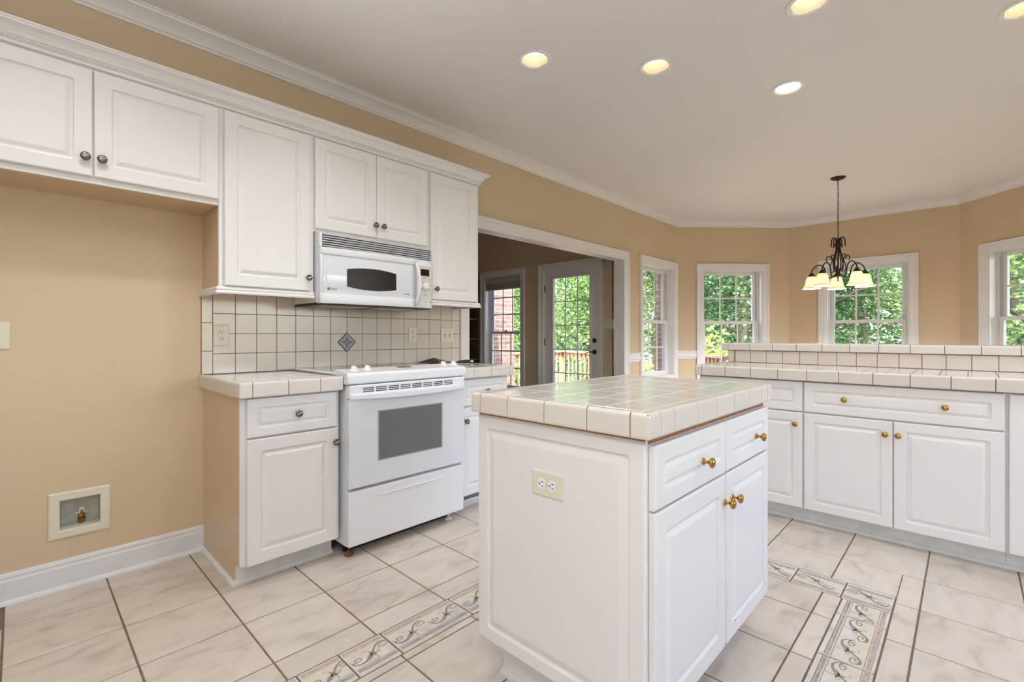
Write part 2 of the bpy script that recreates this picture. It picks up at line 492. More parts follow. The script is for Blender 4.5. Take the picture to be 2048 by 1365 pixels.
# ------------------------------------------------------------------ ceilings (with the round light holes cut square under their rings)
CANS = [(2.098, 1.829, 'round recessed light in the ceiling nearest the wall cabinet crown'),
        (2.654, 1.351, 'round recessed light between the one by the cabinets and the tilted one'),
        (3.481, 0.845, 'tilted recessed light glowing solid white, nearest the chandelier'),
        (2.664, 0.558, 'recessed light above the island cut by the top edge of the picture'),
        (3.440, -0.205, 'recessed light cut by the right edge of the picture'),
        (1.10, 1.83, ''), (0.15, 1.83, ''), (2.1, -0.55, ''), (2.8, -1.6, '')]
HH = 0.071
mb = MB()
xs = sorted({XB-0.2, 8.2, *[c[0]-HH for c in CANS], *[c[0]+HH for c in CANS]}); ys = sorted({YR-0.2, W, *[c[1]-HH for c in CANS], *[c[1]+HH for c in CANS]})
for i in range(len(xs)-1):
    for j in range(len(ys)-1):
        a = (xs[i]+xs[i+1])/2; b = (ys[j]+ys[j+1])/2
        if any(abs(a-c[0]) < HH and abs(b-c[1]) < HH for c in CANS): continue
        mb.quad((xs[i], ys[j], CEIL), (xs[i+1], ys[j], CEIL), (xs[i+1], ys[j+1], CEIL), (xs[i], ys[j+1], CEIL))
# roof deck above, so daylight does not fall into the light holes
mb.box(XB-0.4, 8.4, YR-2.0, W+0.11, CEIL+0.30, CEIL+0.34)  # unseen overhang added on the side to keep sun out of that opening
for x0, x1, y0, y1 in ((XB-0.4, 8.4, YR-0.4, YR-0.2), (XB-0.4, XB-0.2, YR-0.4, W), (8.2, 8.4, YR-0.4, W+0.11), (XB-0.4, 8.4, W, W+0.11)):
    mb.box(x0, x1, y0, y1, CEIL, CEIL+0.32)
struct(mb.build('ceiling', ['ceiling_paint']), 'flat off-white kitchen ceiling', 'ceiling')
mb = MB(); mb.box(0.0, XF+0.2, W+0.11, YS+0.2, 3.0, 3.1)
struct(mb.build('ceiling_far', ['ceiling_paint']), 'ceiling of the sitting room past the opening', 'ceiling')

# ------------------------------------------------------------------ floor
def floor():
    mb = MB(); G = 0.0062
    T0 = -0.0004
    # outline follows the walls
    mb.box(XB, 6.44, YR, W, -0.06, -0.0022, 1)
    mb.prism([(6.44, -1.06), (7.62, 0.06), (7.62, 1.84), (6.44, W)], -0.06, -0.0022, 1)
    mb.box(0.2, XF, W, YS, -0.06, -0.0022, 1)
    def tile(x0, x1, y0, y1, m=0, g=(1, 1, 1, 1)):
        h = G/2; c = 0.0016
        x0 += h*g[0]; x1 -= h*g[1]; y0 += h*g[2]; y1 -= h*g[3]
        if x1-x0 < 0.006 or y1-y0 < 0.006: return
        o = [mb.vert(p) for p in ((x0,y0,-0.0022),(x1,y0,-0.0022),(x1,y1,-0.0022),(x0,y1,-0.0022))]
        i = [mb.vert(p) for p in ((x0+c,y0+c,0),(x1-c,y0+c,0),(x1-c,y1-c,0),(x0+c,y1-c,0))]
        mb.face(i, m)
        for k in range(4): mb.face([o[k], o[(k+1)%4], i[(k+1)%4], i[k]], m)
    ox0, ox1, oy0, oy1 = 0.482, 2.670, 0.226, 1.635
    ix0, ix1, iy0, iy1 = 0.650, 2.498, 0.396, 1.470
    X = [-0.04 + 0.3315*k for k in range(-8, 24)]; Y = [2.723 - 0.3223*k for k in range(-11, 18)][::-1]
    def inside(x0, x1, y0, y1):
        # keep to the room outline
        if y1 > W: return x1 > 0.2 and x0 < XF and y0 < YS
        if x0 > 6.4: return x0 < 7.62 and (x0-6.44)*0.95 < min(W - y0, y1 + 1.06)
        return x0 >= XB-0.4 and y0 >= YR-0.4
    for a, b in zip(X[:-1], X[1:]):
        for c, d in zip(Y[:-1], Y[1:]):
            if not inside(a, b, c, d): continue
            a2, b2, c2, d2 = max(a, XB), min(b, 7.62), max(c, YR), min(d, YS)
            if b2 <= ox0 or a2 >= ox1 or d2 <= oy0 or c2 >= oy1:
                tile(a2, b2, c2, d2); continue
            # strips left outside the border
            if c2 < oy0: tile(a2, b2, c2, oy0)
            if d2 > oy1: tile(a2, b2, oy1, d2)
            lo, hi = max(c2, oy0), min(d2, oy1)
            if a2 < ox0: tile(a2, ox0, lo, hi, 0, (1, 1, int(lo == c2), int(hi == d2)))
            if b2 > ox1: tile(ox1, b2, lo, hi, 0, (1, 1, int(lo == c2), int(hi == d2)))
    # field inside the border
    xi = [ix0] + [x for x in X if ix0+0.02 < x < ix1-0.02] + [ix1]
    yi = [iy0, 0.468, 0.468+0.3223, 0.468+0.6446, 1.432, iy1]
    for a, b in zip(xi[:-1], xi[1:]):
        for c, d in zip(yi[:-1], yi[1:]): tile(a, b, c, d)
    # decorated border pieces
    def piece(x0, x1, y0, y1, along, flip, corner=False):
        tile(x0, x1, y0, y1, 2)
        z = 0.00025
        L = (x1-x0) if along == 'x' else (y1-y0); Wd = (y1-y0) if along == 'x' else (x1-x0)
        def mp(u, v):
            if flip: u, v = L-u, Wd-v
            return (x0+u, y0+v, z) if along == 'x' else (x0+v, y0+u, z)
        def band(u0, u1, v0, v1, m, dz=0.0):
            P = [mp(u0, v0), mp(u1, v0), mp(u1, v1), mp(u0, v1)]
            mb.face([mb.vert((p[0], p[1], p[2]+dz)) for p in P], m)
        def stroke(pts, wd, m, dz=0.0003):
            n = len(pts); l = []; r = []
            for i in range(n):
                p = Vector(pts[i]); t = Vector(pts[min(i+1, n-1)]) - Vector(pts[max(i-1, 0)])
                if t.length < 1e-9: t = Vector((1, 0))
                t.normalize(); k = Vector((-t.y, t.x))
                w2 = 1.35*(wd[i] if isinstance(wd, list) else wd)
                q = p + k*w2/2; s2 = p - k*w2/2
                def cl(a): return (min(max(a.x, 0.007), L-0.007), min(max(a.y, 0.006), Wd-0.006))
                A = mp(*cl(q)); B = mp(*cl(s2)); l.append(mb.vert((A[0], A[1], A[2]+dz))); r.append(mb.vert((B[0], B[1], B[2]+dz)))
            for i in range(n-1): mb.face([l[i], l[i+1], r[i+1], r[i]], m)
        e = 0.008; u0, u1 = e, L-e
        # cream field behind the vine, brown and rose edge bands
        band(u0, u1, Wd*0.50, Wd*0.80, 6)
        band(u0, u1, Wd*0.115, Wd*0.145, 4); band(u0, u1, Wd*0.155, Wd*0.21, 7); band(u0, u1, Wd*0.235, Wd*0.25, 3)
        band(u0, u1, Wd*0.80, Wd*0.815, 3); band(u0, u1, Wd*0.835, Wd*0.905, 5); band(u0, u1, Wd*0.915, Wd*0.93, 4)
        # acanthus vine, one scroll about every 0.17 m
        k = 0; c0 = 0.0
        while c0 < L - 0.05:
            def S(pts): return [(c0 + a*0.165, Wd*(0.27 + b*0.5)) for a, b in pts]
            def spiral(cx, cy, r0, r1, a0, a1, n=14):
                return [(cx + (r0+(r1-r0)*i/n)*math.cos(math.radians(a0+(a1-a0)*i/n)), cy + (r0+(r1-r0)*i/n)*1.05*math.sin(math.radians(a0+(a1-a0)*i/n))) for i in range(n+1)]
            stem = [(0.06, 0.42), (0.10, 0.22), (0.20, 0.12), (0.32, 0.14), (0.45, 0.24), (0.55, 0.42), (0.62, 0.62), (0.70, 0.80), (0.80, 0.92), (0.90, 0.94), (0.97, 0.86)]
            stroke(S(stem), [0.003, 0.004, 0.005, 0.007, 0.008, 0.007, 0.006, 0.006, 0.006, 0.005, 0.003], 3)
            stroke(S(spiral(0.19, 0.48, 0.16, 0.03, 150, 620)), 0.0034, 3)
            stroke(S(spiral(0.84, 0.70, 0.18, 0.04, 100, -330)), 0.0038, 4, 0.00045)
            stroke(S([(0.34, 0.16), (0.45, 0.32), (0.56, 0.38), (0.63, 0.34)]), [0.004, 0.012, 0.012, 0.003], 4, 0.00045)
            stroke(S([(0.50, 0.36), (0.54, 0.55), (0.50, 0.70)]), [0.006, 0.007, 0.002], 4, 0.00045)
            stroke(S(spiral(0.66, 0.44, 0.10, 0.02, 180, 520, 10)), 0.003, 5, 0.00045)
            stroke(S([(0.58, 0.30), (0.60, 0.10), (0.56, -0.02)]), 0.002, 3)
            stroke(S([(0.38, 0.72), (0.45, 0.80), (0.50, 0.74)]), 0.003, 5)
            c0 += 0.167; k += 1
    far = [0.403, 0.60, 0.934, 1.268, 1.470]
    lf = [0.650, 0.797, 0.966, 1.300, 1.634, 1.968, 2.302, 2.498]
    nr = [0.650, 0.99, 1.33, 1.67, 2.010, 2.352, 2.497]
    for a, b in zip(lf[:-1], lf[1:]): piece(a, b, iy1, oy1, 'x', False)
    for a, b in zip(nr[:-1], nr[1:]): piece(a, b, oy0, iy0, 'x', True)
    for a, b in zip(far[:-1], far[1:]): piece(ix1, ox1, a, b, 'y', True)
    for a, b in zip(far[:-1], far[1:]): piece(ox0, ix0, a, b, 'y', False)
    piece(ix1, ox1, oy0, 0.403, 'y', True); piece(ix1, ox1, iy1, oy1, 'x', False); piece(ox0, ix0, iy1, oy1, 'x', False); piece(ox0, ix0, oy0, 0.403, 'y', False)
    return struct(mb.build('floor', ['floor_tile', 'floor_grout', 'listello_stone', 'listello_line', 'listello_leaf', 'listello_pink', 'listello_cream', 'listello_edge']),
                  'beige marbled floor tiles with brown grout and a scroll-patterned border around the island', 'floor')
floor()

# ------------------------------------------------------------------ trims
def zmap(x, y, h): return (x, y, h)
CROWN = [(0, CEIL-0.085), (0.010, CEIL-0.085), (0.012, CEIL-0.074), (0.020, CEIL-0.068), (0.024, CEIL-0.058), (0.034, CEIL-0.044), (0.050, CEIL-0.030), (0.066, CEIL-0.021), (0.074, CEIL-0.018), (0.078, CEIL-0.008), (0.086, CEIL-0.006), (0.086, CEIL), (0, CEIL)]
mb = MB(); mb.sweep([(XB, W), C1, C2, C3, C4, (6.44, YR), (XB, YR)], CROWN, zmap, closed=True)
struct(mb.build('trim_1', ['trim_white']), 'white crown moulding where the tan walls meet the ceiling', 'moulding')
BASE = [(0, 0), (0.024, 0), (0.024, 0.004), (0.020, 0.014), (0.014, 0.019), (0.014, 0.098), (0.011, 0.106), (0.011, 0.112), (0.013, 0.116), (0.010, 0.128), (0.004, 0.132), (0, 0.132)]
mb = MB(); mb.sweep([(XB, W), (0.69, W)], BASE, zmap)
struct(mb.build('baseboard_left', ['baseboard_white']), 'scuffed white baseboard along the empty refrigerator space', 'baseboard')
mb = MB(); mb.sweep([(5.115, W), C1, C2, C3, C4, (6.44, YR)], BASE, zmap)
struct(mb.build('baseboard_bay', ['baseboard_white']), 'white baseboard around the breakfast bay', 'baseboard')
mb = MB()
for P, Q in (((XF, YS), (XF, DY1+0.09)), ((XF, DY0-0.09), (XF, W+0.11))): mb.sweep([P, Q], BASE, zmap)
struct(mb.build('baseboard_far', ['baseboard_white']), 'shaded white baseboard in the sitting room', 'baseboard')

CAS = [(0, 0), (0, 0.012), (0.008, 0.016), (0.052, 0.018), (0.056, 0.022), (0.062, 0.019), (0.066, 0.024), (0.085, 0.026), (0.085, 0)]
def casing(mb, T, x0, x1, z0, z1, closed, prof=CAS):
    # local x right, local y into the wall (face at y = 0), z up; profile grows outwards from the opening
    old = mb.T; mb.T = old @ T
    f = lambda x, z, h: (x, -h, z)
    if closed: mb.sweep([(x0, z0), (x0, z1), (x1, z1), (x1, z0)], [(-o, h) for o, h in prof], f, closed=True)
    else: mb.sweep([(x0, z0), (x0, z1), (x1, z1), (x1, z0)], [(-o, h) for o, h in prof], f, closed=False)
    mb.T = old
def frame_T(x, y, rz): return Matrix.Translation((x, y, 0)) @ Matrix.Rotation(rz, 4, 'Z')

# cased opening
mb = MB()
BIGC = [(0, 0), (0, 0.012), (0.010, 0.016), (0.022, 0.014), (0.030, 0.017), (0.062, 0.019), (0.066, 0.024), (0.090, 0.026), (0.090, 0)]
casing(mb, frame_T(0, W, 0), OPEN0, OPEN1, 0, OPENZ, False, BIGC)
casing(mb, frame_T(OPEN0+OPEN1, W+0.11, math.pi), OPEN0, OPEN1, 0, OPENZ, False, BIGC)
mb.box(OPEN0-0.001, OPEN0+0.012, W-0.010, W+0.12, 0, OPENZ-0.0005); mb.box(OPEN1-0.012, OPEN1+0.001, W-0.010, W+0.138, 0, OPENZ-0.0005)
mb.box(OPEN0+0.012, OPEN1-0.012, W-0.010, W+0.12, OPENZ-0.012, OPENZ+0.001)
struct(mb.build('trim_2', ['trim_white']), 'white casing and jambs around the wide opening to the sitting room', 'door casing')

# chair rails
CH = [(0, 0.822), (0.014, 0.822), (0.014, 0.845), (0.020, 0.850), (0.026, 0.862), (0.022, 0.876), (0.014, 0.882), (0.014, 0.905), (0.024, 0.914), (0.028, 0.925), (0.024, 0.934), (0, 0.936)]
def chair(n, P, d, s0, s1, label):
    P = Vector(P); d = Vector(d).normalized(); a = P + d*s0; b = P + d*s1
    mb = MB(); mb.sweep([tuple(a), tuple(b)], CH, zmap)
    struct(mb.build('trim_%d' % n, ['trim_white']), label, 'chair rail')
dF = (C2[0]-C1[0], C2[1]-C1[1]); dD = (C4[0]-C3[0], C4[1]-C3[1]); LF = math.hypot(*dF)
chair(3, (5.115, W), (1, 0), 0, SA-0.086-5.115, 'short white chair rail between the wide opening and the narrow window')
chair(4, C1, dF, 0.0, SB-0.086, 'short white chair rail in the bay corner, between two windows')
chair(5, C1, dF, SB+WW+0.086, LF, 'white chair rail behind the raised bar, past the angled window')
chair(6, C2, (0, -1), 0, SCC-0.086, 'white chair rail behind the raised bar, below the chandelier')
chair(7, C2, (0, -1), SCC+WW+0.086, 1.78, 'white chair rail behind the raised bar, right of the middle bay window')

# ------------------------------------------------------------------ windows
def make_window(n, x, y, rz, wd, z0, z1, rows, label, lock=True):
    root = empty('window_%d' % n, (x, y, z0), rz); struct(root, label, 'window')
    h = z1 - z0
    mb = MB(); casing(mb, Matrix.Identity(4), 0, wd, 0, h, True); mb.build('casing', ['trim_white'], root)
    mb = MB(); t = 0.012
    mb.box(-0.001, t, 0.0, 0.17, 0, h); mb.box(wd-t, wd+0.001, 0.0, 0.17, 0, h); mb.box(t, wd-t, 0.0, 0.17, h-t, h+0.001); mb.box(t, wd-t, 0.0, 0.17, -0.001, 0.022)
    # side tracks
    for a, b in ((t, t+0.022), (wd-t-0.022, wd-t)):
        mb.box(a, b, 0.112, 0.118, 0.022, h-t); mb.box(a, b, 0.152, 0.160, 0.022, h-t); mb.box(a, b, 0.078, 0.083, 0.022, h-t)
        mb.box(a, b, 0.083, 0.112, h-t-0.05, h-t)
    mb.build('jamb', ['trim_white'], root)
    mid = h*0.503
    def sash(name, zb, zt, y0, bot, top, rws):
        s = MB(); xa, xb = t+0.024, wd-t-0.024; st = 0.046; y1 = y0+0.032
        s.cbox(xa, xa+st, y0, y1, zb, zt, 0.003); s.cbox(xb-st, xb, y0, y1, zb, zt, 0.003)
        s.cbox(xa+st-0.002, xb-st+0.002, y0, y1, zb, zb+bot, 0.003); s.cbox(xa+st-0.002, xb-st+0.002, y0, y1, zt-top, zt, 0.003)
        o = s.build(name, ['trim_white'], root)
        gx0, gx1, gz0, gz1 = xa+st, xb-st, zb+bot, zt-top
        g = MB(); g.box(gx0-0.003, gx1+0.003, y0+0.014, y0+0.018, gz0-0.003, gz1+0.003); g.build('glass', ['window_glass'], o)
        q = MB(); mw = 0.011
        for k in (1, 2):
            c = gx0 + (gx1-gx0)*k/3; q.cbox(c-mw, c+mw, y0+0.006, y0+0.0135, gz0, gz1, 0.002)
        for k in range(1, rws):
            c = gz0 + (gz1-gz0)*k/rws; q.cbox(gx0, gx1, y0+0.005, y0+0.0130, c-mw, c+mw, 0.002)
        q.build('muntin', ['trim_white'], o)
    sash('upper_sash', mid-0.022, h-t, 0.119, 0.040, 0.050, rows)
    sash('lower_sash', 0.022, mid+0.020, 0.080, 0.055, 0.040, rows)
    if lock:
        q = MB(); q.cbox(wd/2-0.03, wd/2+0.03, 0.078, 0.10, mid+0.0185, mid+0.032, 0.003); q.cbox(wd/2-0.008, wd/2+0.03, 0.072, 0.088, mid+0.032, mid+0.040, 0.003)
        q.build('sash_lock', ['steel'], root)
    return root
def along(P, d, s):
    d = Vector(d).normalized(); p = Vector(P) + d*s; return p.x, p.y
make_window(1, SA, W, 0, WW, WZ0, WZ1, 2, 'narrow white double-hung window between the wide opening and the bay corner')
make_window(2, *along(C1, dF, SB), TF, WW, WZ0, WZ1, 2, 'white double-hung window rising behind the end of the tiled bar')
make_window(3, *along(C2, (0, -1), SCC), -math.pi/2, WW, WZ0, WZ1, 2, 'white double-hung window behind the chandelier')
make_window(4, *along(C3, dD, SD), TD, WW, WZ0, WZ1, 2, 'white double-hung window cut off by the right edge of the picture')
make_window(5, XF, FY1, -math.pi/2, FY1-FY0, FZ0, FZ1, 3, 'shaded window with raised blind and brick outside, past the opening')

# raised blind in the sitting room window
r = empty('window_blind', (XF+0.004, FY1-0.016, 1.86), -math.pi/2); tag(r, 'raised horizontal slat blind at the top of the sitting room window', 'blind')
wb = FY1-FY0-0.032
mb = MB(); mb.cbox(0, wb, 0.005, 0.055, 0.150, 0.195, 0.004); mb.build('headrail', ['blind_grey'], r)
mb = MB(); mb.cbox(-0.002, wb+0.002, -0.012, 0.003, 0.105, 0.170, 0.003); mb.build('valance', ['blind_grey'], r)
mb = MB()
for k in range(14): mb.box(0.004, wb-0.004, 0.004, 0.054, 0.020+k*0.0078, 0.0240+k*0.0078)
mb.build('slat_stack', ['blind_grey'], r)
mb = MB(); mb.cbox(0.004, wb-0.004, 0.004, 0.054, 0.0, 0.018, 0.004); mb.build('bottom_rail', ['blind_grey'], r)
mb = MB(); mb.tube([(0.075, -0.010, 0.11), (0.076, -0.012, -0.3), (0.045, -0.012, -0.66)], 0.0022, 6); mb.build('pull_cord', ['blind_grey'], r)

# ------------------------------------------------------------------ glass door
root = empty('door_1', (XF, DY1, 0), -math.pi/2); struct(root, 'shaded white door with fifteen glass panes onto the deck', 'door')
dw = DY1-DY0
mb = MB(); casing(mb, Matrix.Identity(4), 0, dw, 0, DZ, False); mb.build('casing', ['trim_white'], root)
mb = MB(); mb.box(-0.001, 0.006, 0, 0.2, 0, DZ); mb.box(dw-0.006, dw+0.001, 0, 0.2, 0, DZ); mb.box(0.006, dw-0.006, 0, 0.2, DZ-0.006, DZ+0.001); mb.build('jamb', ['trim_white'], root)
g0, g1, h0, h1 = DY1-4.205, DY1-3.588, 0.30, 1.946
mb = MB(); y0, y1 = 0.020, 0.062
mb.box(0.008, g0, y0, y1, 0.01, DZ-0.009); mb.box(g1, dw-0.008, y0, y1, 0.01, DZ-0.009); mb.box(g0, g1, y0, y1, h1, DZ-0.009); mb.box(g0, g1, y0, y1, 0.01, h0)
mb.sweep([(g0, h0), (g0, h1), (g1, h1), (g1, h0)], [(0.006, 0), (0.004, 0.008), (-0.006, 0.012), (-0.022, 0.010), (-0.026, 0)], lambda x, z, h: (x, y0-h, z), closed=True)
slab = mb.build('door_slab', ['trim_white'], root)
mb = MB(); mb.box(g0, g1, 0.038, 0.044, h0, h1); mb.build('glass', ['window_glass'], slab)
mb = MB()
for k in (1, 2): c = g0+(g1-g0)*k/3; mb.cbox(c-0.008, c+0.008, 0.026, 0.0375, h0, h1, 0.002)
for k in range(1, 5): c = h0+(h1-h0)*k/5; mb.cbox(g0, g1, 0.025, 0.0370, c-0.008, c+0.008, 0.002)
mb.build('muntin', ['trim_white'], slab)
for z in (1.808, 1.054, 0.25):
    mb = MB(); mb.cbox(-0.004, 0.012, 0.006, 0.022, z-0.05, z+0.05, 0.002); mb.build('hinge', ['bronze'], root)
kx = DY1-3.516
Ry = Matrix.Rotation(math.radians(90), 4, 'X')
mb = MB(); mb.lathe([(0, 0.022), (0.012, 0.022), (0.026, 0.016), (0.031, 0.004), (0.031, 0)], 18, 0, Matrix.Translation((kx, 0.020, 1.080)) @ Ry); mb.cbox(kx-0.012, kx+0.012, -0.018, 0, 1.076, 1.084, 0.002); mb.build('deadbolt', ['bronze'], root)
mb = MB(); mb.lathe([(0, 0.020), (0.014, 0.020), (0.028, 0.012), (0.033, 0.004), (0.033, 0)], 18, 0, Matrix.Translation((kx, 0.020, 0.931)) @ Ry)
mb.tube([(kx, 0.006, 0.931), (kx, -0.03, 0.931), (kx-0.02, -0.036, 0.932), (kx-0.06, -0.036, 0.928), (kx-0.10, -0.034, 0.914), (kx-0.115, -0.034, 0.906)], [0.009, 0.009, 0.009, 0.007, 0.006, 0.005], 8)
mb.build('lever_handle', ['bronze'], root)

# ------------------------------------------------------------------ cabinet pieces
def panel_front(mb, x0, x1, z0, z1, yf, t=0.019, frame=0.058, deep=0.0088, slope=0.028, rc=0.010, m=0, raised=True):
    # routed slab: front plane at y = yf - t ... returns nothing; local y grows into the cabinet
    front = yf - t
    f = frame
    prof = [(0, t, 0), (0, 0.005, 0), (0.0015, 0.0018, 0), (0.005, 0, 0), (f-0.003, 0, rc), (f, 0.0008, rc), (f+0.002, deep*0.8, rc), (f+0.006, deep, rc*0.8)]
    if raised: prof += [(f+0.011, deep*0.86, 0.001), (f+slope-0.003, 0.0010, 0.001), (f+slope, 0.0004, 0.001)]
    else: prof += [(f+0.012, deep, rc*0.5), (f+0.016, deep*0.55, rc*0.4), (f+0.020, deep*0.5, rc*0.3)]
    loops = []
    for ins, dep, r in prof:
        loops.append([(a, b, front+dep) for a, b in rr(x0+ins, x1-ins, z0+ins, z1-ins, r)])
    mb.rings(loops, lambda a, b, c: (a, c, b), m)
RX = Matrix.Rotation(math.radians(90), 4, 'X')     # lathe axis -> local -y
def pewter_knob(x, y, z, parent):
    mb = MB(); T = Matrix.Translation((x, y, z)) @ RX
    mb.lathe([(0.0085, 0), (0.0085, 0.003), (0.006, 0.006), (0.0055, 0.012), (0.010, 0.016), (0.0165, 0.019), (0.0175, 0.022), (0.0165, 0.0255), (0.012, 0.028), (0, 0.0292)], 20, 0, T)
    mb.T = T @ Matrix.Rotation(math.radians(25), 4, 'Z'); mb.cbox(-0.0125, 0.0125, -0.0028, 0.0028, 0.0255, 0.0312, 0.0014, 1)
    o = mb.build('knob', ['pewter', 'pewter_light'], parent)
    return o
def brass_knob(x, y, z, parent):
    mb = MB(); T = Matrix.Translation((x, y, z)) @ RX
    mb.lathe([(0.0105, 0), (0.0105, 0.002), (0.008, 0.004), (0.0048, 0.008), (0.0042, 0.014), (0.006, 0.018), (0.012, 0.0205), (0.0155, 0.025), (0.0150, 0.029), (0.011, 0.0325), (0.004, 0.0345), (0, 0.0347)], 20, 0, T)
    return mb.build('knob', ['brass'], parent)

def cabinet(name, loc, rz, label, group, wd, dep, z0, z1, cat='cabinet', sides=('cabinet_white', 'cabinet_white')):
    root = empty(name, loc, rz); tag(root, label, cat, group)
    mb = MB()
    # carcass with a thin front frame; the two outer side skins may differ from the frame
    mb.box(0.0005, wd-0.0005, 0, 0.019, z0, z1, 0)
    mb.box(0.0005, wd-0.0005, 0.019, dep, z0, z1, 1)
    mb.build('carcass', ['cabinet_white', sides[0]], root)
    return root
def add_door(root, x0, x1, z0, z1, knob=None, kind='pewter', name='door', frame=0.058, **kw):
    mb = MB(); panel_front(mb, x0, x1, z0, z1, -0.001, frame=frame, **kw)
    o = mb.build(name, ['cabinet_white'], root)
    for k in ([] if not knob else knob):
        (pewter_knob if kind == 'pewter' else brass_knob)(k[0], -0.020, k[1], o)
    return o

YU = 2.659
GU = 'white wall cabinets over the range wall'
# wall cabinets ------------------------------------------------------------------
def wx(x): return x
ZT = 2.272
r = cabinet('wall_cabinet', (-0.262, YU, 0), 0, 'short white two-door wall cabinet over the empty refrigerator space', GU, 0.946, W-YU, 1.790, ZT, sides=('cabinet_side', 0))
add_door(r, -0.215+0.262-0.006+0.006-0.0, 0.217+0.262, 1.815, 2.262, [(0.193+0.262, 1.889)])
add_door(r, 0.2215+0.262, 0.681+0.262, 1.815, 2.262, [(0.246+0.262, 1.889)])
r = cabinet('wall_cabinet', (0.6850, YU, 0), 0, 'tall white one-door wall cabinet between the refrigerator space and the microwave', GU, 0.468, W-YU, 1.392, ZT, sides=('cabinet_side', 0))
add_door(r, 0.706-0.685, 1.131-0.685, 1.397, 2.265, [(1.114-0.685, 1.468)])
LR = [(0, 1.391), (0.010, 1.391), (0.013, 1.385), (0.013, 1.378), (0.009, 1.374), (0.015, 1.371), (0.018, 1.364), (0.016, 1.357), (0.010, 1.356), (0, 1.356)]
def light_rail(root, x0, x1, wl, wr, yb, y0):
    mb = MB(); P = [(x0, y0), (x1, y0)]
    if wl: P = [(x0, yb)] + P
    if wr: P = P + [(x1, yb)]
    mb.sweep(P, LR, zmap); mb.build('light_rail', ['cabinet_white'], root)
light_rail(r, 0.0, 0.468, True, False, W-YU, 0)
r = cabinet('wall_cabinet', (1.1535, YU, 0), 0, 'short white two-door wall cabinet directly above the microwave', GU, 0.786, W-YU, 1.736, ZT)
add_door(r, 0.004, 1.5395-1.1535, 1.753, 2.265, [(1.526-1.1535, 1.828)])
add_door(r, 1.5425-1.1535, 1.923-1.1535, 1.753, 2.265, [(1.581-1.1535, 1.828)])
r = cabinet('wall_cabinet', (1.9400, YU, 0), 0, 'tall white one-door wall cabinet beside the wide opening', GU, 0.460, W-YU, 1.392, ZT)
add_door(r, 0.012, 2.372-1.940, 1.397, 2.265, [(1.991-1.940, 1.468)])
light_rail(r, 0.0, 0.460, False, True, W-YU, 0)
# crown along the cabinet tops with its rope bead
CC = [(0.001, 2.2725), (0.004, 2.2725), (0.012, 2.276), (0.012, 2.286), (0.018, 2.289), (0.018, 2.302), (0.024, 2.306), (0.030, 2.317), (0.042, 2.330), (0.056, 2.338), (0.062, 2.340), (0.064, 2.346), (0.070, 2.348), (0.070, 2.354), (0.001, 2.354)]
root = empty('cabinet_crown', (-0.262, YU, 2.272)); tag(root, 'white stepped crown with rope bead along the tops of the wall cabinets', 'moulding')
mb = MB(Matrix.Translation((0.262, -YU, -2.272)))
mb.sweep([(-0.262, YU), (2.400, YU), (2.400, W)], CC, zmap)
mb.build('crown_profile', ['cabinet_white'], root)
mb = MB(Matrix.Translation((0.262, -YU, -2.272)))
x = -0.255
while x < 2.405:
    mb.tube([(x, YU-0.0185, 2.2915), (x+0.008, YU-0.0205, 2.2955), (x+0.016, YU-0.0185, 2.2995)], [0.0024, 0.0040, 0.0024], 5)
    x += 0.0125
mb.build('rope_bead', ['cabinet_white'], root)

# base cabinets on the range wall -------------------------------------------------
YB = 2.354
GB = 'white base cabinets on the range wall'
def base_body(name, loc, rz, label, group, wd, dep, zt, skin_l, skin_r, toe=0.082, toez=0.103, toe_mat='toe_grey', qr=True, side_skins=('cabinet_side', 'cabinet_white')):
    root = empty(name, loc, rz); tag(root, label, 'cabinet', group)
    mb = MB()
    mb.box(0.0005, wd-0.0005, 0, 0.019, toez, zt, 0)
    a = 0.0005 + (0.006 if skin_l else 0); b = wd - 0.0005 - (0.006 if skin_r else 0)
    mb.box(a, b, 0.019, dep, toez, zt, 0)
    mb.build('carcass', ['cabinet_white'], root)
    for on, x0, x1, sk in ((skin_l, 0.0005, 0.0065, side_skins[0]), (skin_r, wd-0.0065, wd-0.0005, side_skins[1])):
        if not on: continue
        mb = MB(); mb.prism([(0.019, toez), (toe, toez), (toe, 0.0), (dep, 0.0), (dep, zt), (0.019, zt)], x0, x1, 0, 'x')
        mb.build('side_panel', [sk], root)
    mb = MB(); mb.box(0.007 if skin_l else 0.0005, wd-(0.007 if skin_r else 0.0005), toe, toe+0.014, 0.0, toez-0.001, 0)
    mb.build('toe_kick', [toe_mat], root)
    if qr:
        Q = [(0, 0), (0.016, 0), (0.015, 0.010), (0.009, 0.017), (0, 0.020)]
        mb = MB(); P = [(0, toe), (wd, toe)]
        if skin_l: P = [(0, dep)] + P
        mb.sweep(P, Q, zmap); mb.build('quarter_round', [toe_mat], root)
    return root
r = base_body('base_cabinet', (0.690, YB, 0), 0, 'white base cabinet with one drawer and door between refrigerator space and range', GB, 0.463, W-YB, 0.866, True, False)
add_door(r, 0.024, 1.136-0.690, 0.684, 0.861, [(0.936-0.690, 0.774)], name='drawer', frame=0.044, slope=0.022)
add_door(r, 0.024, 1.140-0.690, 0.104, 0.676, [(1.122-0.690, 0.606)])
r = base_body('base_cabinet', (1.942, YB, 0), 0, 'white base cabinet with one drawer and door beside the wide opening', GB, 0.458, W-YB, 0.866, False, True, qr=False, side_skins=('cabinet_white', 'cabinet_white'))
add_door(r, 0.010, 2.384-1.942, 0.690, 0.861, [(2.185-1.942, 0.776)], name='drawer', frame=0.044, slope=0.022)
add_door(r, 0.010, 2.384-1.942, 0.112, 0.682, [(1.999-1.942, 0.521+0.075)])
vent = MB(); vent.cbox(0.020, 0.300, 0.062, 0.078, 0.030, 0.108, 0.003, 0)
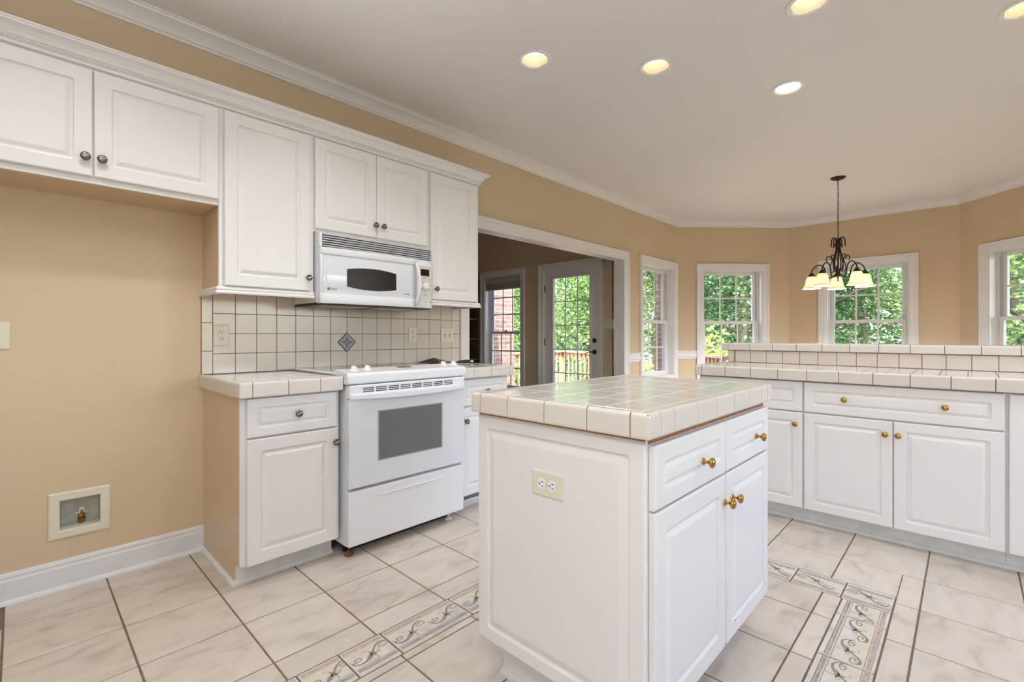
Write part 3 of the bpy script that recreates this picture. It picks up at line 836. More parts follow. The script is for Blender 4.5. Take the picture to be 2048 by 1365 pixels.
for k in range(30): x = 0.036+k*0.0084; vent.box(x, x+0.0046, 0.0605, 0.064, 0.052, 0.096, 1)
vent.build('vent_grille', ['cabinet_white', 'dark_gap'], r)

# ------------------------------------------------------------------ tiled counters
def trim_prof(th, r=0.011, cap=0.05):
    # outward offset, height relative to the top; rounded upper edge, eased lower edge
    P = [(-cap, -0.0002), (-r, 0.0022), ]
    for k in range(0, 5):
        a = math.radians(90 - 22.5*k); P.append((-r + r*math.cos(a), 0.0022 - r + r*math.sin(a)))
    P += [(0, -th+0.006), (-0.002, -th+0.001), (-0.006, -th), (-cap, -th)]
    return P
def counter(name, loc, rz, label, group, wd, dep, zt, th, topg='splash_grout', front=None, left=None, right=None, back=None, tiles_x=None, tiles_y=None, cap=0.05):
    """front/left/right/back: None for no trim, else list of joint positions along that side (local x or y)."""
    root = empty(name, loc, rz); tag(root, label, 'countertop', group)
    ins = 0.0016
    core = MB(); e = 0.0035
    x0 = e if left is not None else 0.0; x1 = wd-(e if right is not None else 0.0); y0 = e if front is not None else 0; y1 = dep-(e if back is not None else 0)
    core.box(x0, x1, y0, y1, zt-th+0.002, zt-0.0014, 0)
    core.build('grout_bed', ['edge_grout'], root)
    lightbed = MB(); lx0 = cap if left is not None else 0.0; lx1 = wd-(cap if right is not None else 0); ly0 = cap if front is not None else 0; ly1 = dep-(cap if back is not None else 0)
    lightbed.box(lx0, lx1, ly0, ly1, zt-0.006, zt-0.0009, 0)
    lightbed.build('top_grout', [topg], root)
    P = trim_prof(th, cap=cap-0.0015)
    tr = MB(); g = 0.0017
    def run(side, j):
        for a, b in zip(j[:-1], j[1:]):
            a += g; b -= g
            if side == 'front': tr.sweep([(a, 0), (b, 0)], P, lambda x, y, h: (x, y, zt+h))
            if side == 'back': tr.sweep([(b, dep), (a, dep)], P, lambda x, y, h: (x, y, zt+h))
            if side == 'left': tr.sweep([(0, b), (0, a)], P, lambda x, y, h: (x, y, zt+h))
            if side == 'right': tr.sweep([(wd, a), (wd, b)], P, lambda x, y, h: (x, y, zt+h))
    for side, j in (('front', front), ('left', left), ('right', right), ('back', back)):
        if j is not None: run(side, j)
    def corner(path): tr.sweep(path, P, lambda x, y, h: (x, y, zt+h))
    R = 0.010
    def arc(cx, cy, a0, a1, r=R, n=4): return [(cx+r*math.cos(math.radians(a0+(a1-a0)*k/n)), cy+r*math.sin(math.radians(a0+(a1-a0)*k/n))) for k in range(n+1)]
    if front is not None and left is not None: corner([(0, left[0]-g)] + arc(R, R, 180, 270) + [(front[0]-g, 0)])
    if front is not None and right is not None: corner([(front[-1]+g, 0)] + arc(wd-R, R, 270, 360) + [(wd, right[0]-g)])
    if back is not None and left is not None: corner([(back[0]-g, dep)] + arc(R, dep-R, 90, 180) + [(0, left[-1]+g)])
    if back is not None and right is not None: corner([(wd, right[-1]+g)] + arc(wd-R, dep-R, 0, 90) + [(back[-1]+g, dep)])
    tr.build('edge_tile', ['counter_tile'], root)
    tp = MB(); pit = 0.1105
    xs = tiles_x or [lx0 + k*pit for k in range(int((lx1-lx0)/pit)+1)] + [lx1]
    ys = tiles_y or [ly0 + k*pit for k in range(int((ly1-ly0)/pit)+1)] + [ly1]
    for a, b in zip(xs[:-1], xs[1:]):
        for c, d in zip(ys[:-1], ys[1:]):
            if b-a < 0.008 or d-c < 0.008: continue
            g2 = 0.0015; k = 0.0012
            o = [tp.vert(p) for p in ((a+g2,c+g2,zt-0.001),(b-g2,c+g2,zt-0.001),(b-g2,d-g2,zt-0.001),(a+g2,d-g2,zt-0.001))]
            i = [tp.vert(p) for p in ((a+g2+k,c+g2+k,zt),(b-g2-k,c+g2+k,zt),(b-g2-k,d-g2-k,zt),(a+g2+k,d-g2-k,zt))]
            tp.face(i)
            for q in range(4): tp.face([o[q], o[(q+1)%4], i[(q+1)%4], i[q]])
    tp.build('top_tile', ['counter_tile'], root)
    return root
# range wall, nearer the refrigerator space: x .672..1.153
cx, cy = 0.672, 2.305
counter('countertop', (cx, cy, 0), 0, 'cream tiled countertop between the refrigerator space and the range', 'cream tiled countertops', 1.1545-cx, W-0.0105-cy, 0.937, 0.068,
        front=[0.728-cx, 0.884-cx, 1.037-cx, 1.1545-cx], left=[2.351-cy, 2.506-cy, 2.662-cy, 2.818-cy, W-0.0105-cy])
cx = 1.942
counter('countertop', (cx, cy, 0), 0, 'cream tiled countertop between the range and the wide opening', 'cream tiled countertops', 2.428-cx, W-0.0105-cy, 0.937, 0.065,
        front=[0, 2.047-cx, 2.203-cx, 2.372-cx], right=[2.355-cy, 2.51-cy, 2.665-cy, 2.82-cy, W-0.0105-cy])

# ------------------------------------------------------------------ backsplash
root = empty('tile_backsplash', (0.680, W, 0.936)); tag(root, 'cream square tile backsplash behind the range', 'backsplash')
mb = MB(); mb.box(0, 2.4685-0.680, -0.0075, -0.0005, 0.001, 0.455, 1)
def bt(x0, x1, z0, z1, yf=-0.010):
    g = 0.0012; c = 0.0012
    o = [mb.vert(p) for p in ((x0+g,-0.0074,z0+g),(x1-g,-0.0074,z0+g),(x1-g,-0.0074,z1-g),(x0+g,-0.0074,z1-g))]
    i = [mb.vert(p) for p in ((x0+g+c,yf,z0+g+c),(x1-g-c,yf,z0+g+c),(x1-g-c,yf,z1-g-c),(x0+g+c,yf,z1-g-c))]
    mb.face(i, 0)
    for k in range(4): mb.face([o[k], o[(k+1)%4], i[(k+1)%4], i[k]], 0)
xs = [0.733-0.680 + k*0.1103 for k in range(16)] + [2.4685-0.680]
zs = [0.003, 0.1125, 0.2228, 0.3332, 0.4435, 0.455]
for a, b in zip(xs[:-1], xs[1:]):
    for c, d in zip(zs[:-1], zs[1:]):
        if d-c > 0.02 and b-a > 0.01: bt(a, b, c, d)
for c, d in ((0.003, 0.128), (0.128, 0.282), (0.282, 0.455)): bt(0.0, 0.733-0.680, c, d)
mb.build('field_tile', ['splash_tile', 'splash_grout'], root)
dc = (1.503-0.680, 1.104-0.936); hd = 0.066
mb = MB()
mb.rings([[(dc[0]+a*s, dc[1]+b*s, y) for a, b in ((hd,0),(0,hd),(-hd,0),(0,-hd))] for s, y in ((1, -0.0095), (0.985, -0.0125), (0.86, -0.0130))], lambda a, b, c: (a, c, b), 1)
tile_top = [(dc[0]+a*0.86, dc[1]+b*0.86, -0.0131) for a, b in ((hd,0),(0,hd),(-hd,0),(0,-hd))]
mb.face([mb.vert((a, c, b)) for a, b, c in tile_top], 0)
for k in range(4):
    for q, wd in ((0, 0.006), (45, 0.003)):
        a = math.radians(90*k+q); d = Vector((math.cos(a), math.sin(a))); n = Vector((-d.y, d.x)); L = 0.040 if q == 0 else 0.024
        pts = [d*0.006+n*wd*0.3, d*L*0.55+n*wd, d*L, d*L*0.55-n*wd, d*0.006-n*wd*0.3]
        mb.face([mb.vert((dc[0]+p.x, -0.0134, dc[1]+p.y)) for p in pts], 2)
tag(mb.build('accent_tile', ['accent_stone', 'tape_accent_dark', 'mark_dark'], root), 'grey-violet diamond accent tile with flower motif')

# ------------------------------------------------------------------ outlets and switches
def plate(name, loc, rz, label, cat, wd, ht, kind, mt='ivory_plastic', gang=1, group=None, ry=0, rec=None):
    root = empty(name, loc, rz); tag(root, label, cat, group)
    if ry: root.rotation_euler = (0, math.radians(ry), rz)
    mb = MB()
    mb.rings([[(a, b, y) for a, b in rr(-wd/2+i, wd/2-i, -ht/2+i, ht/2-i, 0.004)] for i, y in ((0, -0.0005), (0, -0.003), (0.0015, -0.005), (0.005, -0.0062))], lambda a, b, c: (a, c, b), 0)
    mb.build('wall_plate', [mt], root)
    if kind == 'duplex':
        for s in (1, -1):
            q = MB(); cz = s*0.0195
            loops = [[(0.0165*math.cos(2*math.pi*k/20), cz+max(-0.0135, min(0.0135, 0.0165*math.sin(2*math.pi*k/20))), y) for k in range(20)] for y in (-0.0061, -0.0080)]
            q.rings(loops, lambda a, b, c: (a, c, b), 0)
            q.box(-0.0075, -0.0050, -0.0084, -0.0081, cz+0.000, cz+0.0085, 1); q.box(0.0050, 0.0072, -0.0084, -0.0081, cz+0.001, cz+0.0080, 1)
            q.lathe([(0, 0.0004), (0.0026, 0.0004), (0.0026, 0)], 10, 1, Matrix.Translation((0, -0.0081, cz-0.0065)) @ RX, False)
            q.build('receptacle', [rec or mt, 'dark_gap'], root)
        q = MB(); q.lathe([(0, 0.0015), (0.0025, 0.0012), (0.003, 0)], 10, 0, Matrix.Translation((0, -0.0062, 0)) @ RX); q.build('screw', ['steel'], root)
    if kind == 'decora':
        q = MB(); q.cbox(-0.0165, 0.0165, -0.0085, -0.0061, -0.033, 0.033, 0.001, 0)
        for cz in (0.017, -0.017):
            q.box(-0.0080, -0.0054, -0.0090, -0.0084, cz-0.001, cz+0.0075, 1); q.box(0.0054, 0.0078, -0.0090, -0.0084, cz, cz+0.0070, 1)
            q.lathe([(0, 0.0006), (0.0028, 0.0006), (0.0028, 0)], 10, 1, Matrix.Translation((0, -0.0084, cz-0.0080)) @ RX, False)
        q.build('receptacle', [mt, 'dark_gap'], root)
        for z in (0.048, -0.048):
            q = MB(); q.lathe([(0, 0.0015), (0.003, 0.0012), (0.0035, 0)], 10, 0, Matrix.Translation((0, -0.0062, z)) @ RX); q.build('screw', ['steel'], root)
    if kind == 'toggle':
        for g in range(gang):
            x = (g-(gang-1)/2)*0.046
            q = MB(); q.box(x-0.005, x+0.005, -0.0068, -0.0061, -0.012, 0.012, 1); q.prism([(-0.0068, -0.004), (-0.018, 0.006), (-0.018, 0.011), (-0.0068, 0.006)], x-0.004, x+0.004, 0, 'x')
            q.build('toggle', [mt, 'mark_grey'], root)
            for z in (0.030, -0.030):
                q = MB(); q.lathe([(0, 0.0015), (0.0025, 0.0012), (0.003, 0)], 10, 0, Matrix.Translation((x, -0.0062, z)) @ RX); q.build('screw', ['steel'], root)
    return root
plate('wall_outlet', (0.774, W-0.0102, 1.150), 0, 'ivory square-faced outlet on the cream tiles nearest the refrigerator space', 'outlet', 0.075, 0.118, 'decora')
plate('wall_outlet', (2.017, W-0.0102, 1.152), 0, 'ivory outlet on the cream tiles beyond the range, beside the light switches', 'outlet', 0.074, 0.116, 'duplex')
plate('switch_plate', (2.338, W-0.0102, 1.150), 0, 'ivory double light switch at the end of the tile backsplash', 'light switch', 0.118, 0.116, 'toggle', gang=2)
plate('wall_outlet', (-0.060, W, 1.149), 0, 'ivory outlet on the tan wall of the empty refrigerator space', 'outlet', 0.074, 0.118, 'duplex')
plate('switch_plate', (XF, 3.272, 1.292), -math.pi/2, 'triple light switch beside the glass door', 'light switch', 0.165, 0.118, 'toggle', gang=3)

# ------------------------------------------------------------------ ice maker water box
root = empty('water_supply_box', (0.201, W, 0.332)); tag(root, 'recessed white water valve box low on the wall of the refrigerator space', 'valve box')
mb = MB(); mb.sweep([(-0.071, -0.068), (-0.071, 0.068), (0.071, 0.068), (0.071, -0.068)], [(0.002, 0.0), (0.001, 0.006), (-0.004, 0.008), (-0.030, 0.008), (-0.036, 0.005), (-0.037, 0.0005)], lambda x, z, h: (x, -h, z), closed=True)
mb.build('face_frame', ['ivory_plastic'], root)
mb = MB(); d = 0.085; a, b = 0.070, 0.067
mb.quad((-a,d,-b),(a,d,-b),(a,d,b),(-a,d,b)); mb.quad((-a,0,-b),(a,0,-b),(a,d,-b),(-a,d,-b)); mb.quad((-a,0,b),(a,0,b),(a,d,b),(-a,d,b)); mb.quad((-a,0,-b),(-a,d,-b),(-a,d,b),(-a,0,b)); mb.quad((a,0,-b),(a,d,-b),(a,d,b),(a,0,b))
mb.build('recess', ['box_inside'], root)
mb = MB(); T = Matrix.Translation((0.008, 0.055, -0.067))
mb.lathe([(0.013, 0), (0.013, 0.010), (0.009, 0.012), (0.009, 0.030), (0.013, 0.032), (0.013, 0.046), (0.008, 0.048), (0.006, 0.062), (0, 0.062)], 8, 0, T, False)
v = mb.build('valve', ['brass'], root)
mb = MB(T); mb.cbox(-0.022, 0.022, -0.004, 0.004, 0.046, 0.053, 0.001); mb.cbox(-0.010, 0.010, -0.004, 0.004, 0.053, 0.074, 0.002); mb.build('valve_handle', ['ivory_plastic'], v)
mb = MB(T); mb.lathe([(0.0135, 0.012), (0.015, 0.018), (0.0135, 0.026)], 8, 0, Matrix.Identity(4), False); mb.build('nut', ['rust'], v)

# ------------------------------------------------------------------ range
RX0, RX1 = 1.166, 1.930
root = empty('range', (RX0, 2.27, 0)); tag(root, 'white slide-in electric range under the microwave', 'range')
T = Matrix.Translation((-RX0, -2.27, 0))
mb = MB(T); mb.box(RX0+0.006, RX1-0.006, 2.312, 2.930, 0.058, 0.930, 0); mb.box(RX0+0.008, RX1-0.008, 2.305, 2.312, 0.058, 0.930, 0)
mb.build('body', ['appliance_white'], root)
mb = MB(T)
mb.rings([[(a, b, y) for a, b in rr(RX0+i, RX1-i, 0.063+i, 0.346-i, rc)] for i, y, rc in ((0.002, 2.303, 0.004), (0, 2.276, 0.006), (0.002, 2.2705, 0.008), (0.008, 2.268, 0.01))], lambda a, b, c: (a, c, b), 0)
# pressed grip line
mb.tube([(RX0+0.17, 2.2685, 0.305), (RX0+0.18, 2.2672, 0.2975), (RX1-0.18, 2.2672, 0.2975), (RX1-0.17, 2.2685, 0.305)], 0.0028, 8)
tag(mb.build('storage_drawer', ['appliance_white'], root), None)
mb = MB(T)
mb.rings([[(a, b, y) for a, b in rr(RX0+i, RX1-i, 0.362+i, 0.822-i*0.2, rc)] for i, y, rc in ((0.002, 2.303, 0.003), (0.0, 2.270, 0.003), (0.0015, 2.2655, 0.004), (0.004, 2.2645, 0.004))], lambda a, b, c: (a, c, b), 0)
door = mb.build('oven_door', ['appliance_glass_white'], root)
mb = MB(T); fi = mb.quad((1.322, 2.2640, 0.478), (1.764, 2.2640, 0.478), (1.764, 2.2640, 0.752), (1.322, 2.2640, 0.752)); mb.uv[fi] = [(0,0),(1,0),(1,1),(0,1)]
mb.quad((1.322, 2.2643, 0.478), (1.764, 2.2643, 0.478), (1.764, 2.2643, 0.752), (1.322, 2.2643, 0.752))
tag(mb.build('oven_window', ['oven_glass'], door), 'dark grey oven window')
# top rail with vent slots, and the bowed handle below it
mb = MB(T); mb.cbox(RX0+0.001, RX1-0.001, 2.262, 2.303, 0.8235, 0.892, 0.004, 0)
for g in range(8):
    x0 = 1.240 + g*0.0757
    for k in range(3): z = 0.8535 + k*0.0095; mb.box(x0, x0+0.064, 2.2612, 2.266, z, z+0.0045, 1)
mb.build('door_vent', ['appliance_white', 'dark_gap'], door)
mb = MB(T); n = 24; lo = []
for i in range(n+1):
    t = i/n; x = RX0+0.004 + (RX1-RX0-0.008)*t; bow = 0.030*(1-(2*t-1)**2)**0.5 if 0 < t < 1 else 0.0
    y = 2.262-0.004-bow*0.85; sag = 0.010*(1-(2*t-1)**2)
    lo.append([mb.vert(p) for p in ((x, 2.2625, 0.8455), (x, y+0.004, 0.8475), (x, y, 0.843), (x, y, 0.826-sag), (x, y+0.005, 0.820-sag), (x, 2.2625, 0.819-sag*0.3))])
for a, b in zip(lo[:-1], lo[1:]):
    for k in range(6): mb.face([a[k], b[k], b[(k+1)%6], a[(k+1)%6]], 0, k in (1, 3))
mb.face(lo[0][::-1]); mb.face(lo[-1])
mb.build('oven_handle', ['appliance_white'], door)
mb = MB(T); mb.box(RX0+0.03, RX1-0.03, 2.385, 2.40, 0.001, 0.0575); mb.build('gap_shade', ['dark_gap'], root)  # dark strip added as the shade in the gap beneath the range
# control panel: sloping top with rounded front edge
PX0, PX1 = 1.158, 1.9412
cp = MB(T)
prof = [(2.440, 0.9365), (2.412, 0.966), (2.402, 0.970), (2.285, 0.956), (2.272, 0.953), (2.266, 0.946), (2.264, 0.936), (2.264, 0.905), (2.270, 0.898), (2.300, 0.898), (2.440, 0.902)]
cp.prism([(y, z) for y, z in prof], PX0+0.004, PX1-0.004, 0, 'x')
cp.prism([(y*0.985+2.35*0.015, z*0.97+0.935*0.03) for y, z in prof], PX0, PX1, 0, 'x')
panel = cp.build('control_panel', ['appliance_white'], root)
def ptop(y): return 0.956 + (y-2.285)*(0.970-0.956)/(2.402-2.285)
for kx in (1.234, 1.312, 1.828, 1.908):
    mb = MB(T @ Matrix.Translation((kx, 2.347, ptop(2.347)+0.0006)) @ Matrix.Rotation(math.radians(6.8), 4, 'X'))
    mb.lathe([(0.0, 0.006), (0.020, 0.0055), (0.0235, 0.003), (0.024, 0)], 20); mb.lathe([(0.017, 0.005), (0.0155, 0.016), (0.012, 0.021), (0, 0.0225)], 20)
    mb.cbox(-0.0045, 0.0045, -0.017, 0.017, 0.015, 0.0245, 0.0025)
    mb.build('control_knob', ['white_plastic'], panel)
mb = MB(T)
def pt2(x, y, e): return (x, y, ptop(y)+e)
def patch(x0, x1, y0, y1, m, e=0.0008): mb.face([mb.vert(pt2(x0, y0, e)), mb.vert(pt2(x1, y0, e)), mb.vert(pt2(x1, y1, e)), mb.vert(pt2(x0, y1, e))], m)
patch(1.205, 1.935, 2.292, 2.398, 2, 0.0005)
mb2_list = [(1.51, 1.60, 2.345, 2.385, 0)]
patch(1.51, 1.60, 2.345, 2.385, 0, 0.0010)
for gx, n, y in ((1.47, 7, 2.325), (1.62, 5, 2.345), (1.62, 5, 2.365), (1.635, 4, 2.385)):
    for k in range(n): patch(gx+k*0.022, gx+k*0.022+0.012, y-0.004, y+0.004, 1, 0.0010)
mb.build('control_face', ['display', 'white_plastic', 'range_face'], panel)
# cooktop
mb = MB(T); mb.cbox(1.1560, 1.9410, 2.395, 2.945, 0.939, 0.953, 0.003, 0); mb.box(1.168, 1.930, 2.400, 2.940, 0.930, 0.939, 0)
top = mb.build('cooktop', ['appliance_white'], root)
mb = MB(T); mb.cbox(1.195, 1.902, 2.445, 2.915, 0.9525, 0.9545, 0.0006, 0)
for cx2, cy2, rr2 in ((1.36, 2.56, 0.10), (1.36, 2.80, 0.078), (1.72, 2.56, 0.078), (1.72, 2.80, 0.10)):
    mb.lathe([(rr2-0.003, 0.0002), (rr2, 0.0002)], 40, 1, Matrix.Translation((cx2, cy2, 0.9545)), False)
tag(mb.build('ceramic_glass', ['cooktop_glass', 'mark_grey'], top), 'dark ceramic cooktop glass')
for x in (RX0+0.035, RX1-0.070):
    for y in (2.335, 2.87):
        mb = MB(T); mb.lathe([(0.0, 0.0), (0.024, 0), (0.024, 0.010), (0.018, 0.014), (0.009, 0.018), (0.009, 0.060)], 14, 0, Matrix.Translation((x, y, 0.0008))); mb.build('levelling_foot', ['rust' if x < 1.5 else 'toe_grey'], root)

# ------------------------------------------------------------------ microwave
MX0, MX1 = 1.162, 1.936
root = empty('microwave', (MX0, 2.615, 1.325)); tag(root, 'white over-the-range microwave above the cooktop', 'microwave')
T = Matrix.Translation((-MX0, -2.615, -1.325))
mb = MB(T); mb.box(MX0+0.001, MX1-0.003, 2.634, W-0.012, 1.336, 1.734, 0)
mb.build('housing', ['appliance_white'], root)
mb = MB(T); mb.prism([(2.600, 1.327), (2.63, 1.322), (W-0.013, 1.322), (W-0.013, 1.3355), (2.605, 1.3355)], MX0+0.004, MX1-0.006, 0, 'x')
for x0, x1 in ((1.22, 1.50), (1.58, 1.86)): mb.box(x0, x1, 2.68, 2.86, 1.3195, 1.3225, 1)
mb.build('underside', ['black_plastic', 'steel'], root)
mb = MB(T); mb.box(MX0+0.002, MX1-0.004, 2.622, 2.634, 1.650, 1.728, 1)
for k in range(6): z = 1.652 + k*0.0130; mb.prism([(2.634, z), (2.604, z+0.002), (2.602, z+0.006), (2.634, z+0.0085)], MX0+0.014, MX1-0.004, 0, 'x')
mb.box(MX0+0.001, MX0+0.015, 2.602, 2.634, 1.648, 1.729, 0)
mb.build('vent_grille', ['appliance_white', 'dark_gap'], root)
SX = 1.803
def mwy(x):  # bowed front
    t = (x-MX0)/(MX1-MX0); return 2.602 - 0.022*(1-(2*t-1)**2)
def curved(mb, x0, x1, z0, z1, off, m=0, n=14, back=2.634):
    cols = []
    for i in range(n+1):
        x = x0+(x1-x0)*i/n; y = mwy(x)-off; cols.append([mb.vert((x, back, z0)), mb.vert((x, y+0.002, z0)), mb.vert((x, y, z0+0.003)), mb.vert((x, y, z1-0.003)), mb.vert((x, y+0.002, z1)), mb.vert((x, back, z1))])
    for a, b in zip(cols[:-1], cols[1:]):
        for k in range(6): mb.face([a[k], b[k], b[(k+1)%6], a[(k+1)%6]], m, k == 2)
    mb.face(cols[0][::-1], m); mb.face(cols[-1], m)
mb = MB(T); curved(mb, MX0+0.003, SX-0.001, 1.330, 1.646, 0)
door = mb.build('microwave_door', ['appliance_glass_white'], root)
mb = MB(T); curved(mb, MX0+0.003, SX-0.002, 1.606, 1.6455, 0.006, back=2.60); curved(mb, MX0+0.003, SX-0.002, 1.3305, 1.386, 0.004, back=2.60); curved(mb, MX0+0.003, MX0+0.020, 1.386, 1.606, 0.004, n=2, back=2.602)
mb.build('door_frame', ['appliance_white'], door)
# arched window
mb = MB(T); n = 18; up = []; dn = []
for i in range(n+1):
    t = i/n; x = 1.318+0.324*t; b = 0.015*(1-(2*t-1)**2); up.append(mb.vert((x, mwy(x)-0.0012, 1.533+b))); dn.append(mb.vert((x, mwy(x)-0.0012, 1.432-b)))
for i in range(n): mb.face([dn[i], dn[i+1], up[i+1], up[i]], 0, True)
tag(mb.build('door_window', ['black_gloss'], door), 'dark arched microwave window')
mb = MB(T); pts = []; rad = []
for i in range(17):
    t = i/16; z = 1.342+0.285*t; pts.append((1.785+0.010*math.sin(math.pi*t), mwy(1.785)-0.004-0.034*math.sin(math.pi*t)**0.6, z)); rad.append(0.006+0.007*math.sin(math.pi*t)**0.5)
mb.tube(pts, rad, 10); mb.build('door_handle', ['appliance_white'], door)
mb = MB(T); ly = mwy(1.212)-0.0012; mb.lathe([(0, 0.0008), (0.0085, 0.0008), (0.0085, 0)], 18, 0, Matrix.Translation((1.213, ly, 1.413)) @ RX, False)
mb.lathe([(0.0060, 0.0010), (0.0068, 0.0010)], 18, 1, Matrix.Translation((1.213, ly, 1.413)) @ RX, False)
mb.build('emblem', ['mark_dark', 'appliance_white'], door)
def text(body, size, loc, parent, mt='mark_dark'):
    cu = bpy.data.curves.new('lettering', 'FONT'); cu.body = body; cu.size = size; cu.extrude = 0.0002
    tmp = bpy.data.objects.new('lettering_curve', cu); C.objects.link(tmp)
    bpy.context.view_layer.update()
    me = bpy.data.meshes.new_from_object(tmp.evaluated_get(bpy.context.evaluated_depsgraph_get()))
    bpy.data.objects.remove(tmp); bpy.data.curves.remove(cu)
    me.materials.clear(); me.materials.append(M[mt])
    o = bpy.data.objects.new('lettering', me); C.objects.link(o); o.parent = parent; o.location = T @ Vector(loc); o.rotation_euler = (math.radians(90), 0, 0); return o
text('Profile', 0.017, (1.228, mwy(1.245)-0.0010, 1.4075), door)
mb = MB(T)
for k, wd in enumerate((0.010, 0.008, 0.009)): x = 1.700+sum((0.010, 0.008, 0.009)[:k])+k*0.003; mb.box(x, x+wd*0.8, mwy(x)-0.0016, mwy(x)-0.0008, 1.409, 1.416, 0)
mb.box(1.735, 1.738, mwy(1.735)-0.0016, mwy(1.735)-0.0008, 1.400, 1.420, 0)
mb.build('badge', ['mark_grey'], door)
mb = MB(T); curved(mb, SX+0.0015, MX1-0.002, 1.330, 1.646, 0.0, n=4)
pan = mb.build('control_panel', ['appliance_white'], root)
mb = MB(T)
def cpatch(x0, x1, z0, z1, m, e=0.001): mb.face([mb.vert((x0, mwy(x0)-e, z0)), mb.vert((x1, mwy(x1)-e, z0)), mb.vert((x1, mwy(x1)-e, z1)), mb.vert((x0, mwy(x0)-e, z1))], m)
cpatch(SX+0.006, MX1-0.008, 1.386, 1.608, 0, 0.0006)
for x, z, wd in ((1.822, 1.534, 0.008), (1.855, 1.532, 0.022), (1.823, 1.521, 0.024), (1.902, 1.519, 0.010), (1.848, 1.500, 0.040), (1.823, 1.488, 0.014), (1.915, 1.486, 0.012), (1.820, 1.455, 0.030), (1.902, 1.455, 0.010), (1.868, 1.440, 0.012), (1.818, 1.418, 0.014), (1.860, 1.416, 0.020), (1.916, 1.414, 0.010), (1.820, 1.372, 0.016), (1.868, 1.372, 0.016), (1.905, 1.373, 0.024)):
    cpatch(x, x+wd, z-0.002, z+0.002, 1, 0.0012)
mb.build('button_face', ['panel_cream', 'mark_grey'], pan)
mb = MB(T); cpatch(1.8335, 1.906, 1.543, 1.587, 0, 0.0014); mb.build('clock_display', ['display'], pan)
mb = MB(T); mb.lathe([(0.0245, 0), (0.0235, 0.010), (0.019, 0.014), (0, 0.0148)], 24, 0, Matrix.Translation((1.876, mwy(1.876)-0.0012, 1.477)) @ RX); mb.build('dial', ['white_plastic'], pan)

# ------------------------------------------------------------------ things left on the counter by the range
root = empty('cooking_utensil', (2.27, 2.75, 0.9378), math.radians(-14)); tag(root, 'black handled utensil with clear tip lying on the counter beyond the range', 'utensil')
mb = MB(); mb.tube([(0, 0, 0.012), (0.02, 0, 0.013), (0.06, 0, 0.014), (0.10, 0, 0.0145), (0.112, 0, 0.0145)], [0.006, 0.010, 0.0125, 0.013, 0.008], 12); mb.build('handle', ['black_plastic'], root)
mb = MB(); mb.tube([(0.112, 0, 0.0145), (0.130, 0, 0.014), (0.137, 0, 0.014)], [0.006, 0.007, 0.005], 10); mb.build('tip', ['white_plastic'], root)
root = empty('paper_packet', (1.975, 2.77, 0.9378), math.radians(4)); tag(root, 'crumpled brown and black packet lying on the counter behind the range knobs', 'packet')
mb = MB(); rnd = random.Random(5); n = 8; A = []
for i in range(n+1):
    row = []
    for j in range(5):
        u = i/n; v = j/4; row.append(mb.vert((0.02+0.26*u, 0.12*v, 0.004 + (0.034*math.sin(math.pi*min(1, u*1.1))*(0.4+0.6*math.sin(math.pi*v)) + 0.014*u) + rnd.uniform(-0.003, 0.003)*(0 < v < 1))))
    A.append(row)
B = []
for i in range(n+1): B.append([mb.vert((0.02+0.26*i/n, 0.12*j/4, 0.0008)) for j in range(5)])
for i in range(n):
    for j in range(4):
        mb.face([A[i][j], A[i+1][j], A[i+1][j+1], A[i][j+1]], 1 if i < 4 else 0); mb.face([B[i][j], B[i][j+1], B[i+1][j+1], B[i+1][j]], 0)
    mb.face([A[i][0], B[i][0], B[i+1][0], A[i+1][0]], 1 if i < 4 else 0); mb.face([A[i][4], A[i+1][4], B[i+1][4], B[i][4]], 0)
mb.face([A[0][j] for j in range(5)] + [B[0][j] for j in range(4, -1, -1)], 1); mb.face([A[n][j] for j in range(5)] + [B[n][j] for j in range(4, -1, -1)], 0)
mb.build('wrapper', ['packet_brown', 'black_plastic'], root)

# ------------------------------------------------------------------ island
IX0, IX1, IY0, IY1, IZ = 1.082, 2.032, 0.582, 1.198, 0.890
root = empty('kitchen_island', (IX0, IY0, 0)); tag(root, 'white kitchen island with paneled end and brass knobs', 'island')
T = Matrix.Translation((-IX0, -IY0, 0))
mb = MB(T); mb.box(IX0+0.016, IX1, IY0, IY1-0.001, 0.135, IZ, 0); mb.box(IX0+0.003, IX1+0.0005, IY0-0.0008, IY1-0.004, IZ-0.0165, IZ+0.0033, 1)
mb.build('carcass', ['cabinet_white', 'wood_edge'], root)
mb = MB(T); mb.box(1.150, IX1-0.06, IY0+0.085, IY1-0.055, 0.0, 0.134, 0); mb.build('plinth', ['cabinet_white'], root)
mb = MB(T); mb.sweep([(IX1-0.06, IY0+0.085), (1.150, IY0+0.085), (1.150, IY1-0.055)][::-1], [(0, 0), (0.017, 0), (0.016, 0.012), (0.009, 0.019), (0, 0.021)], zmap); mb.build('quarter_round', ['baseboard_white'], root)
